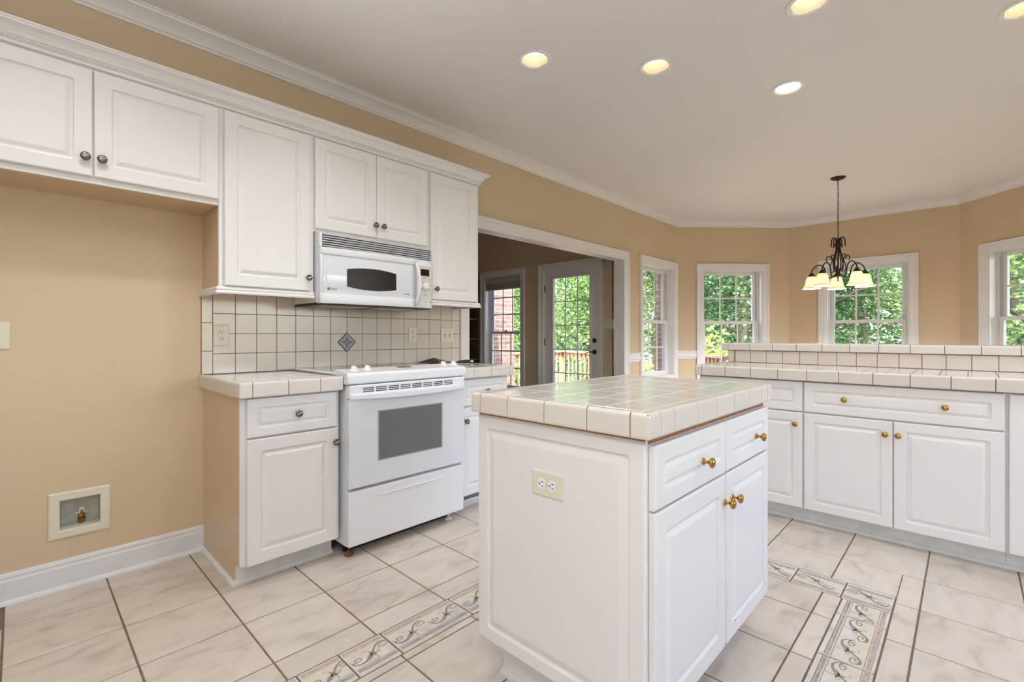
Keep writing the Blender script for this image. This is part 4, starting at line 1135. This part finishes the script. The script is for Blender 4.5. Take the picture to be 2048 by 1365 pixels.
# big routed end panel facing the camera side (-x)
mb = MB(T @ Matrix.Translation((IX0+0.016, IY1, 0)) @ Matrix.Rotation(-math.pi/2, 4, 'Z'))
panel_front(mb, 0.0, IY1-IY0+0.001, 0.136, IZ-0.0055, 0.0, t=0.016, frame=0.043, deep=0.0085, slope=0.032, rc=0.012)
mb.build('end_panel', ['cabinet_white'], root)
gx = lambda x: x-IX0
d1 = add_door(root, gx(1.104), gx(1.580), 0.707, 0.871, [(gx(1.400), 0.778)], 'brass', 'drawer', frame=0.046, slope=0.022)
d2 = add_door(root, gx(1.594), gx(2.030), 0.707, 0.871, [(gx(1.885), 0.778)], 'brass', 'drawer', frame=0.046, slope=0.022)
d3 = add_door(root, gx(1.104), gx(1.580), 0.146, 0.700, [(gx(1.5975-0.026), 0.614)], 'brass', 'door', frame=0.056)
d4 = add_door(root, gx(1.594), gx(2.030), 0.146, 0.700, [(gx(1.640), 0.614)], 'brass', 'door', frame=0.050)
# worn paint chips along the door edges
rnd = random.Random(11); mb = MB(T)
def chips(x0, x1, z0, z1, n, s):
    for k in range(n):
        x = rnd.uniform(x0, x1); z = rnd.uniform(z0, z1); a = s*rnd.uniform(0.5, 1.6); b = s*rnd.uniform(0.3, 0.9)
        mb.box(x-a, x+a, IY0-0.0204, IY0-0.0198, z-b, z+b)
chips(1.64, 1.99, 0.190, 0.196, 16, 0.0018); chips(1.12, 1.56, 0.190, 0.196, 5, 0.0014); chips(1.595, 1.600, 0.20, 0.42, 5, 0.0016); chips(1.60, 2.02, 0.708, 0.711, 6, 0.0022); chips(1.572, 1.578, 0.15, 0.16, 2, 0.003)
tag(mb.build('paint_chip', ['chip'], root), 'brown chips in the white paint', None); bpy.data.objects['paint_chip']['kind'] = 'stuff'
cx, cy = 1.055, 0.555; wd, dp = 2.056-cx, 1.207-cy
counter('countertop', (cx, cy, 0), 0, 'cream tiled island top reflecting the windows', 'cream tiled countertops', wd, dp, 0.957, 0.0635, 'counter_grout',
        front=[1.119-cx, 1.197-cx, 1.345-cx, 1.490-cx, 1.637-cx, 1.784-cx, 1.929-cx, 2.000-cx], left=[0.606-cy, 0.736-cy, 0.885-cy, 1.034-cy, 1.158-cy],
        right=[0.606-cy, 0.736-cy, 0.885-cy, 1.034-cy, 1.158-cy], back=[1.119-cx, 1.197-cx, 1.345-cx, 1.490-cx, 1.637-cx, 1.784-cx, 1.929-cx, 2.000-cx], cap=0.042,
        tiles_x=[0.042+k*(wd-0.084)/6.0 for k in range(7)], tiles_y=[0.042+k*(dp-0.084)/5.0 for k in range(6)])
o = plate('wall_outlet', (IX0-0.0001, 0.894, 0.709), -math.pi/2, 'horizontal outlet in an ivory plate on the island end panel', 'outlet', 0.076, 0.118, 'duplex', ry=90, rec='white_plastic')
# (its recessed panel lies a few millimetres behind the frame, so the plate sits on that field)
o.location.x = IX0 + 0.0026

# ------------------------------------------------------------------ peninsula
PXF = 3.309; R90 = -math.pi/2
GP = 'white base cabinets under the tiled bar'
YL = 1.352
r = base_body('base_cabinet', (PXF, YL, 0), R90, 'white base cabinet at the open end of the bar, partly behind the island', GP, YL-0.7165, 0.57, 0.8695, True, False, toe=0.072, toez=0.100, side_skins=('cabinet_white', 'cabinet_white'))
q = lambda y: YL-y
add_door(r, q(1.343), q(0.7215), 0.688, 0.8665, [(q(1.03), 0.778)], 'brass', 'drawer', frame=0.044, slope=0.020)
add_door(r, q(1.343), q(0.7215), 0.101, 0.680, [(q(0.756), 0.610)], 'brass', 'door', frame=0.052)
YL2 = 0.7165; q = lambda y: YL2-y
r = base_body('base_cabinet', (PXF, YL2, 0), R90, 'wide white base cabinet under the bar, with one wide drawer over two doors', GP, YL2+0.1365, 0.57, 0.8695, False, False, toe=0.072, toez=0.100)
add_door(r, q(0.7135), q(-0.1290), 0.688, 0.8665, [(q(0.509), 0.780), (q(0.082), 0.780)], 'brass', 'drawer', frame=0.046, slope=0.022)
add_door(r, q(0.7135), q(0.2935), 0.101, 0.680, [(q(0.324), 0.609)], 'brass', 'door', frame=0.050)
add_door(r, q(0.2895), q(-0.1290), 0.101, 0.680, [(q(0.269), 0.609)], 'brass', 'door', frame=0.050)
YL3 = -0.1365; q = lambda y: YL3-y
r = base_body('base_cabinet', (PXF, YL3, 0), R90, 'white cabinet with full-height door cut by the right edge of the picture', GP, 0.86, 0.57, 0.8695, False, True, toe=0.072, toez=0.100, side_skins=('cabinet_white', 'cabinet_white'))
add_door(r, q(-0.144), q(-0.566), 0.101, 0.8665, [(q(-0.54), 0.78)], 'brass', 'door', frame=0.052)
add_door(r, q(-0.570), q(-0.992), 0.101, 0.8665, [(q(-0.60), 0.78)], 'brass', 'door', frame=0.052)
# lower tiled counter of the peninsula
cxp = 3.266; YT = 1.374; q = lambda y: YT-y
jf = [1.322, 1.166, 1.008, 0.850, 0.694, 0.5345, 0.3765, 0.2185, 0.060, -0.0985, -0.256, -0.413, -0.571, -0.729, -0.887, -1.02]
counter('countertop', (cxp, YT, 0), R90, 'long cream tiled counter below the raised bar', 'cream tiled countertops', q(-1.02), 3.882-cxp, 0.941, 0.066,
        front=[q(v) for v in jf], left=[0.052, 0.208, 0.364, 0.52, 3.882-cxp])
# knee wall with its tile face, and the raised bar top
mb = MB(); mb.box(3.890, 4.010, -1.02, 1.362, 0, 1.033); struct(mb.build('wall_bar', ['wall_paint']), 'low tan wall carrying the raised bar', 'wall')
root = empty('tile_backsplash', (3.8895, 1.364, 0.942), R90); tag(root, 'single row of cream tiles below the raised bar edge', 'backsplash')
mb = MB(); LB = 1.364+1.02
mb.box(0, LB, -0.0055, -0.0005, 0.0, 0.0905, 1)
def bt2(x0, x1, z0, z1):
    g = 0.0014; c = 0.0012
    o = [mb.vert(p) for p in ((x0+g,-0.0054,z0+g),(x1-g,-0.0054,z0+g),(x1-g,-0.0054,z1-g),(x0+g,-0.0054,z1-g))]
    i = [mb.vert(p) for p in ((x0+g+c,-0.0078,z0+g+c),(x1-g-c,-0.0078,z0+g+c),(x1-g-c,-0.0078,z1-g-c),(x0+g+c,-0.0078,z1-g-c))]
    mb.face(i, 0)
    for k in range(4): mb.face([o[k], o[(k+1)%4], i[(k+1)%4], i[k]], 0)
bt2(0, 1.364-1.318, 0, 0.0905); bt2(1.364-1.316, 1.364-1.306, 0, 0.0905)
y = 1.306
ylist = [1.306, 1.198, 1.088, 0.978, 0.868, 0.756, 0.6465, 0.5365, 0.425, 0.3145, 0.204, 0.093, -0.018, -0.129, -0.24, -0.35, -0.46, -0.57, -0.68, -0.79, -0.90, -1.02]
for a, b in zip(ylist[:-1], ylist[1:]): bt2(1.364-a, 1.364-b, 0, 0.0905)
mb.build('field_tile', ['splash_tile', 'splash_grout'], root)
cxb = 3.862; YBT = 1.405; q = lambda y: YBT-y
jb = [1.357, 1.199, 1.041, 0.885, 0.728, 0.571, 0.4145, 0.258, 0.099, -0.0585, -0.216, -0.373, -0.53, -0.687, -0.845, -1.02]
counter('raised_bar_top', (cxb, YBT, 0), R90, 'narrow cream tiled raised bar top in front of the bay windows', None, q(-1.02), 0.40, 1.087, 0.0515,
        front=[q(v) for v in jb], left=[0.048, 0.20, 0.352], back=[q(v) for v in jb])

# ------------------------------------------------------------------ recessed lights
def can(first=True):
    root = empty('recessed_light', (0, 0, CEIL))
    mb = MB(); mb.lathe([(0.0985, -0.0005), (0.0985, -0.004), (0.094, -0.0065), (0.082, -0.0065), (0.0765, -0.003), (0.0755, 0.0)], 32); mb.build('trim_ring', ['white_plastic'], root)
    mb = MB(); mb.lathe([(0.0755, 0.0), (0.070, 0.022), (0.062, 0.060), (0.054, 0.085)], 32); mb.build('reflector', ['can_cream'], root)
    mb = MB(); mb.lathe([(0.054, 0.085), (0.050, 0.0855), (0.050, 0.078), (0.046, 0.068), (0.036, 0.061), (0.018, 0.057), (0.0, 0.056)], 24); mb.build('bulb', ['can_bulb'], root)
    return root
proto = can()
tilt = None
for i, (x, y, lab) in enumerate(CANS):
    o = proto if i == 0 else copy_tree(proto)
    o.location = (x, y, CEIL)
    tag(o, lab or 'recessed ceiling light outside the picture', 'ceiling light', 'recessed ceiling lights')
    if i == 2:
        for ch in o.children:
            if ch.name.startswith('bulb'):
                ch.scale = (1.42, 1.42, 1.0); ch.location = (0, 0, -0.062)
            if ch.name.startswith('reflector'): ch.scale = (0.98, 0.98, 0.5)
    L = bpy.data.lights.new('can_lamp', 'SPOT'); L.energy = CAN_POWER; L.spot_size = math.radians(118); L.spot_blend = 0.8; L.shadow_soft_size = 0.04; L.color = (0.94, 0.95, 1.0)
    lo = bpy.data.objects.new('can_lamp', L); C.objects.link(lo); lo.parent = o; lo.location = (0, 0, 0.012)
    if i == 2: lo.location = (0, 0, -0.055)

# ------------------------------------------------------------------ chandelier
CHX, CHY = 5.815, 0.956
root = empty('chandelier', (CHX, CHY, CEIL)); tag(root, 'dark bronze five-light chandelier with frosted bell shades hanging before the bay window', 'chandelier')
zz = lambda z: z-CEIL
mb = MB(); mb.lathe([(0.068, -0.0005), (0.066, -0.008), (0.050, -0.018), (0.020, -0.026), (0.008, -0.034), (0, -0.034)], 28); mb.build('canopy', ['bronze'], root)
mb = MB(); z = zz(2.735); k = 0
while z > zz(2.160):
    a = 0.0065; h = 0.0155; T = Matrix.Translation((0, 0, z-h)) @ Matrix.Rotation(math.pi/2*(k % 2)+0.4, 4, 'Z')
    old = mb.T; mb.T = T
    mb.tube([(a*math.cos(t), 0, h*math.sin(t)) for t in [2*math.pi*i/10 for i in range(11)]], 0.0019, 5, 0, False); mb.T = old
    z -= 0.0255; k += 1
mb.tube([(0.004*math.sin(t*9), 0.004*math.cos(t*9), zz(2.74)+(zz(2.15)-zz(2.74))*t) for t in [i/40 for i in range(41)]], 0.0016, 5)
mb.build('chain', ['bronze'], root)
PH0 = 39.0; RHO = 0.24
fwd = math.atan2(CHY, CHX)
def dirv(phi):
    # azimuth measured from the side nearest the camera, growing to the right
    p = math.radians(phi); nx, ny = -math.cos(fwd), -math.sin(fwd); rx, ry = math.sin(fwd), -math.cos(fwd)
    return Vector((nx*math.cos(p)+rx*math.sin(p), ny*math.cos(p)+ry*math.sin(p), 0))
def spline(pts, n=6):
    out = []; P = [pts[0]] + list(pts) + [pts[-1]]
    for i in range(1, len(P)-2):
        p0, p1, p2, p3 = [Vector(q) for q in P[i-1:i+3]]
        for k in range(n):
            t = k/n; out.append(0.5*((2*p1)+(-p0+p2)*t+(2*p0-5*p1+4*p2-p3)*t*t+(-p0+3*p1-3*p2+p3)*t**3))
    out.append(Vector(P[-2])); return out
mb = MB(); mb.lathe([(0.0, zz(1.742)), (0.006, zz(1.748)), (0.014, zz(1.765)), (0.020, zz(1.790)), (0.014, zz(1.815)), (0.007, zz(1.83)), (0.006, zz(2.05)), (0.030, zz(2.055)), (0.032, zz(2.085)), (0.020, zz(2.105)), (0.008, zz(2.14)), (0.0, zz(2.165))], 16)
mb.lathe([(0.0, zz(1.700)), (0.004, zz(1.704)), (0.008, zz(1.712)), (0.004, zz(1.722)), (0.004, zz(1.742))], 12)
mb.build('centre_stem', ['bronze'], root)
for k in range(5):
    d = dirv(PH0 + 72*k); e = dirv(PH0 + 72*k + 36)
    P = lambda dd, r, z: (dd.x*r*RHO/0.29, dd.y*r*RHO/0.29, zz(z))
    # cage rod with drooping scroll at the top and a curl below
    mb = MB()
    mb.tube(spline([P(e, 0.078, 2.055), P(e, 0.072, 2.09), P(e, 0.070, 2.125), P(e, 0.050, 2.150), P(e, 0.026, 2.135), P(e, 0.020, 2.085), P(e, 0.024, 2.02), P(e, 0.042, 1.95), P(e, 0.054, 1.90), P(e, 0.048, 1.855), P(e, 0.022, 1.81), P(e, 0.014, 1.785)]), 0.0056, 7)
    mb.build('cage_rod', ['bronze'], root)
    mb = MB()
    mb.tube(spline([P(d, 0.118, 1.915), P(d, 0.128, 1.945), P(d, 0.108, 1.968), P(d, 0.075, 1.960), P(d, 0.060, 1.93), P(d, 0.078, 1.88), P(d, 0.085, 1.835), P(d, 0.068, 1.800), P(d, 0.048, 1.808), P(d, 0.050, 1.835)]), 0.0044, 6)
    mb.build('scroll', ['bronze'], root)
    mb = MB()
    mb.tube(spline([P(d, 0.012, 1.785), P(d, 0.045, 1.758), P(d, 0.095, 1.742), P(d, 0.128, 1.765), P(d, 0.138, 1.815), P(d, 0.158, 1.862), P(d, 0.205, 1.886), P(d, 0.258, 1.866), P(d, 0.29, 1.825), P(d, 0.29, 1.805)]), 0.0060, 8)
    arm = mb.build('arm', ['bronze'], root)
    TT = Matrix.Translation((d.x*RHO, d.y*RHO, zz(1.642)))
    mb = MB(); mb.lathe([(0.006, 0.172), (0.010, 0.168), (0.020, 0.155), (0.030, 0.140), (0.0335, 0.130), (0.030, 0.128), (0.0, 0.128)], 18, 0, TT); mb.build('shade_cap', ['bronze'], arm)
    mb = MB(); mb.lathe([(0.026, 0.134), (0.038, 0.128), (0.048, 0.108), (0.054, 0.078), (0.059, 0.050), (0.068, 0.026), (0.082, 0.006), (0.088, 0.0), (0.085, 0.0015), (0.066, 0.024), (0.056, 0.050), (0.051, 0.078), (0.045, 0.106), (0.035, 0.125), (0.024, 0.131)], 32, 0, TT)
    tag(mb.build('shade', ['frosted_shade'], arm), 'frosted cream glass bell shade')
    mb = MB(); mb.lathe([(0, 0.062), (0.014, 0.065), (0.020, 0.074), (0.020, 0.084), (0.014, 0.097), (0.010, 0.106), (0.010, 0.130)], 16, 0, TT); mb.build('bulb', ['bulb_glow'], arm)
    L = bpy.data.lights.new('shade_lamp', 'POINT'); L.energy = BULB_POWER; L.shadow_soft_size = 0.018; L.color = (1.0, 0.95, 0.93)
    lo = bpy.data.objects.new('shade_lamp', L); C.objects.link(lo); lo.parent = root; lo.location = TT @ Vector((0, 0, 0.040))

# ------------------------------------------------------------------ sitting room bookcase
root = empty('bookcase', (4.10, YS-0.28, 0)); tag(root, 'dark shelved bookcase in the shaded corner past the opening', 'bookcase')
mb = MB(); bw = 1.09; H = 2.05
mb.box(0, 0.02, 0, 0.279, 0, H); mb.box(bw-0.02, bw, 0, 0.279, 0, H); mb.box(0.02, bw-0.02, 0.265, 0.279, 0, H); mb.box(0.02, bw-0.02, 0, 0.265, H-0.02, H); mb.box(0.02, bw-0.02, 0, 0.265, 0, 0.08)
mb.build('frame', ['book_dark'], root)
for z in (0.42, 0.75, 1.08, 1.40, 1.72):
    mb = MB(); mb.box(0.02, bw-0.02, 0.004, 0.264, z, z+0.02); mb.build('shelf', ['book_dark'], root)

# ------------------------------------------------------------------ outdoors
mb = MB()
mb.quad((-10, -40, -1.3), (60, -40, -1.3), (60, 50, -1.3), (-10, 50, -1.3))
struct(mb.build('ground', ['grass']), 'green lawn outside the windows', 'lawn')
DK = -0.12
mb = MB(); y = 3.3
k = 0
x = 5.42
while x < 9.3:
    ya = 3.26 if x < 6.35 else 2.5
    mb.box(x, x+0.135, ya, 8.2, DK-0.035, DK); x += 0.141
mb.box(5.45, 9.3, 3.3, 8.1, DK-0.16, DK-0.036)
for px, py in ((5.6, 7.9), (9.2, 7.9), (9.2, 3.6), (5.6, 3.6)): mb.box(px-0.07, px+0.07, py-0.07, py+0.07, -1.3, DK-0.15)
struct(mb.build('deck', ['deck_wood']), 'pale wooden deck behind the house', 'deck')
def railing(pts, label, zt=0.80):
    root = empty('deck_railing', (pts[0][0], pts[0][1], DK)); tag(root, label, 'railing', 'deck railings')
    o = Vector((pts[0][0], pts[0][1], DK)); T = Matrix.Translation(-o)
    for p in pts:
        mb = MB(T); mb.cbox(p[0]-0.045, p[0]+0.045, p[1]-0.045, p[1]+0.045, DK+0.0005, zt-0.02, 0.004); mb.build('post', ['deck_wood'], root)
    for a, b in zip(pts[:-1], pts[1:]):
        A = Vector(a); B = Vector(b); L = (B-A).length; ang = math.atan2((B-A).y, (B-A).x)
        F = T @ Matrix.Translation((A.x, A.y, 0)) @ Matrix.Rotation(ang, 4, 'Z')
        mb = MB(F); mb.cbox(-0.06, L+0.06, -0.07, 0.07, zt-0.02, zt+0.018, 0.004); mb.build('cap_rail', ['deck_wood'], root)
        mb = MB(F); mb.cbox(0.046, L-0.046, -0.018, 0.018, zt-0.12, zt-0.03, 0.003); mb.build('top_rail', ['deck_wood'], root)
        mb = MB(F); mb.cbox(0.046, L-0.046, -0.018, 0.018, DK+0.08, DK+0.17, 0.003); mb.build('bottom_rail', ['deck_wood'], root)
        n = int(L/0.14)
        for i in range(1, n):
            x = L*i/n; mb = MB(F); mb.cbox(x-0.015, x+0.015, -0.049, -0.019, DK+0.06, zt-0.025, 0.003); mb.build('baluster', ['deck_wood'], root)
railing([(6.42, 6.28), (8.27, 6.40), (7.62, 4.50)], 'wooden deck railing seen through the glass door')
railing([(8.45, 3.50), (7.75, 2.80)], 'sunlit deck railing seen low in the window behind the bar end')

def leaves(mb, c, rad, n, s, rnd, clumps=14, m=0):
    cs = []
    for i in range(clumps):
        while True:
            p = Vector((rnd.uniform(-1, 1), rnd.uniform(-1, 1), rnd.uniform(-1, 1)))
            if 0.25 < p.length < 1: break
        cs.append((Vector((p.x*rad[0], p.y*rad[1], p.z*rad[2]))*0.8, rnd.uniform(0.28, 0.5)))
    for i in range(n):
        q, cr = rnd.choice(cs)
        v = Vector((rnd.gauss(0, 1), rnd.gauss(0, 1), rnd.gauss(0, 1))).normalized()*rnd.uniform(0.5, 1.0)*cr
        p = Vector(c) + q + Vector((v.x*rad[0], v.y*rad[1], v.z*rad[2]))
        a = Vector((rnd.gauss(0, 1), rnd.gauss(0, 1), rnd.gauss(0, 0.5))).normalized(); nrm = Vector((rnd.gauss(0, 0.6), rnd.gauss(0, 0.6), rnd.uniform(0.3, 1))).normalized()
        b = nrm.cross(a)
        if b.length < 0.05: b = a.orthogonal()
        b.normalize(); L = s*rnd.uniform(0.7, 1.3); Wd = L*0.30
        mb.face([mb.vert(p-a*L/2), mb.vert(p+b*Wd-a*L*0.05), mb.vert(p+a*L/2), mb.vert(p-b*Wd-a*L*0.05)], m)
def make_tree(seed, ht, rad, nleaf, s, leafm, trunk_r, c0=0.62):
    rnd = random.Random(seed)
    root = empty('tree', (0, 0, -1.3))
    mb = MB(); pts = [(rnd.uniform(-0.05, 0.05)*i, rnd.uniform(-0.05, 0.05)*i, ht*i/7) for i in range(8)]
    mb.tube(pts, [trunk_r*(1-0.10*i) for i in range(8)], 10)
    for k in range(7):
        z = ht*rnd.uniform(0.25, 0.85); a = rnd.uniform(0, 6.28); L = rad*rnd.uniform(0.5, 0.9)
        mb.tube([(0, 0, z), (L*0.5*math.cos(a), L*0.5*math.sin(a), z+L*0.25), (L*math.cos(a), L*math.sin(a), z+L*0.35)], [trunk_r*0.35, trunk_r*0.22, trunk_r*0.08], 6)
    mb.build('trunk', ['bark'], root)
    mb = MB(); leaves(mb, (0, 0, ht*c0), (rad, rad, ht*0.46), nleaf, s, rnd, 34); mb.build('crown', [leafm], root)
    return root
P1 = make_tree(3, 9.0, 2.1, 17000, 0.115, 'leaf_mid', 0.17, 0.62); P2 = make_tree(8, 10.0, 2.2, 17000, 0.125, 'leaf_dark', 0.20, 0.66); P3 = make_tree(15, 7.0, 2.0, 15000, 0.105, 'leaf_mid', 0.11, 0.52)
spots = [(12.5, -8, 2, 'near leafy tree filling the window at the picture edge'), (12.5, 16.5, 1, 'nearest tall dark tree behind the bar-end window'), (12.5, 36, 2, 'leafy tree behind the deck railing, filling the glass door'),
         (17.3, -6, 1, 'dark trunked tree outside, between the chandelier window and the window at the picture edge'), (17.3, 8, 1, 'dark trunked tree behind the chandelier shades'), (17.3, 27, 0, 'tree filling the narrow window beside the opening'),
         (17.3, 44, 2, 'bushy tree between the brick corner and the glass door'), (22.2, -7, 0, 'far tree deep behind the window at the picture edge'), (22.2, 5.5, 0, 'far tree in the sunlit half of the chandelier window'),
         (22.2, 21, 1, 'far dark tree behind the narrow bay corner'), (22.2, 35, 1, 'far dark tree high behind the glass door'), (22.2, 48, 0, 'far tree beside the brick corner')]
protos = [P1, P2, P3]; used = set(); rnd = random.Random(2)
for Rr, A, k, lab in spots:
    o = protos[k] if k not in used else copy_tree(protos[k]); used.add(k)
    A = math.radians(A); o.location = (2+Rr*math.cos(A), 1+Rr*math.sin(A), -1.3); o.rotation_euler = (0, 0, rnd.uniform(0, 6.28)); sc = rnd.uniform(0.94, 1.06); o.scale = (sc, sc, sc)
    tag(o, lab, 'tree', 'trees in the woods behind the house')
def shrub(x, y, ht, rad, lab, leafm='leaf_lime', n=1500, s=0.11, seed=1, base=-1.3):
    rnd = random.Random(seed); root = empty('shrub', (x, y, base)); tag(root, lab, 'shrub', 'shrubs by the deck')
    mb = MB()
    for k in range(6):
        a = k*1.05; mb.tube([(0.05*math.cos(a), 0.05*math.sin(a), 0), (0.35*rad*math.cos(a), 0.35*rad*math.sin(a), ht*0.5), (0.6*rad*math.cos(a), 0.6*rad*math.sin(a), ht*0.8)], [0.02, 0.014, 0.006], 6)
    mb.build('stem', ['bark'], root)
    mb = MB(); leaves(mb, (0, 0, ht*0.62), (rad, rad, ht*0.40), n, s, rnd, 16); mb.build('foliage', [leafm], root)
shrub(9.35, 3.75, 2.55, 0.62, 'yellow-green shrub seen low in the window at the bar end', seed=4)
shrub(8.55, 4.75, 2.35, 0.55, 'yellow-green shrub seen low in the narrow window by the opening', seed=5)
shrub(10.6, 2.2, 2.2, 0.9, 'green shrub outside below the chandelier window', 'leaf_mid', seed=6)
shrub(10.4, -0.9, 2.4, 1.0, 'green shrub outside the window at the picture edge', 'leaf_mid', seed=7)
shrub(9.5, 5.9, 2.1, 0.95, 'dark low shrub behind the deck railing corner', 'leaf_dark', seed=12)
shrub(9.6, 8.9, 2.2, 0.9, 'green shrub behind the deck railing', 'leaf_mid', seed=9)
mb = MB(); rnd = random.Random(77)
for k in range(34):
    a = math.radians(-42 + 122*k/33); R = 30 + rnd.uniform(-1, 1.5); leaves(mb, (2+R*math.cos(a), 1+R*math.sin(a), rnd.uniform(1.5, 4.0)), (2.4, 2.4, 5.0), 1300, 0.36, rnd, 18)
tag(mb.build('woodland_foliage', ['leaf_dark']), 'mass of distant woodland leaves behind the trees', 'foliage', None, 'stuff')
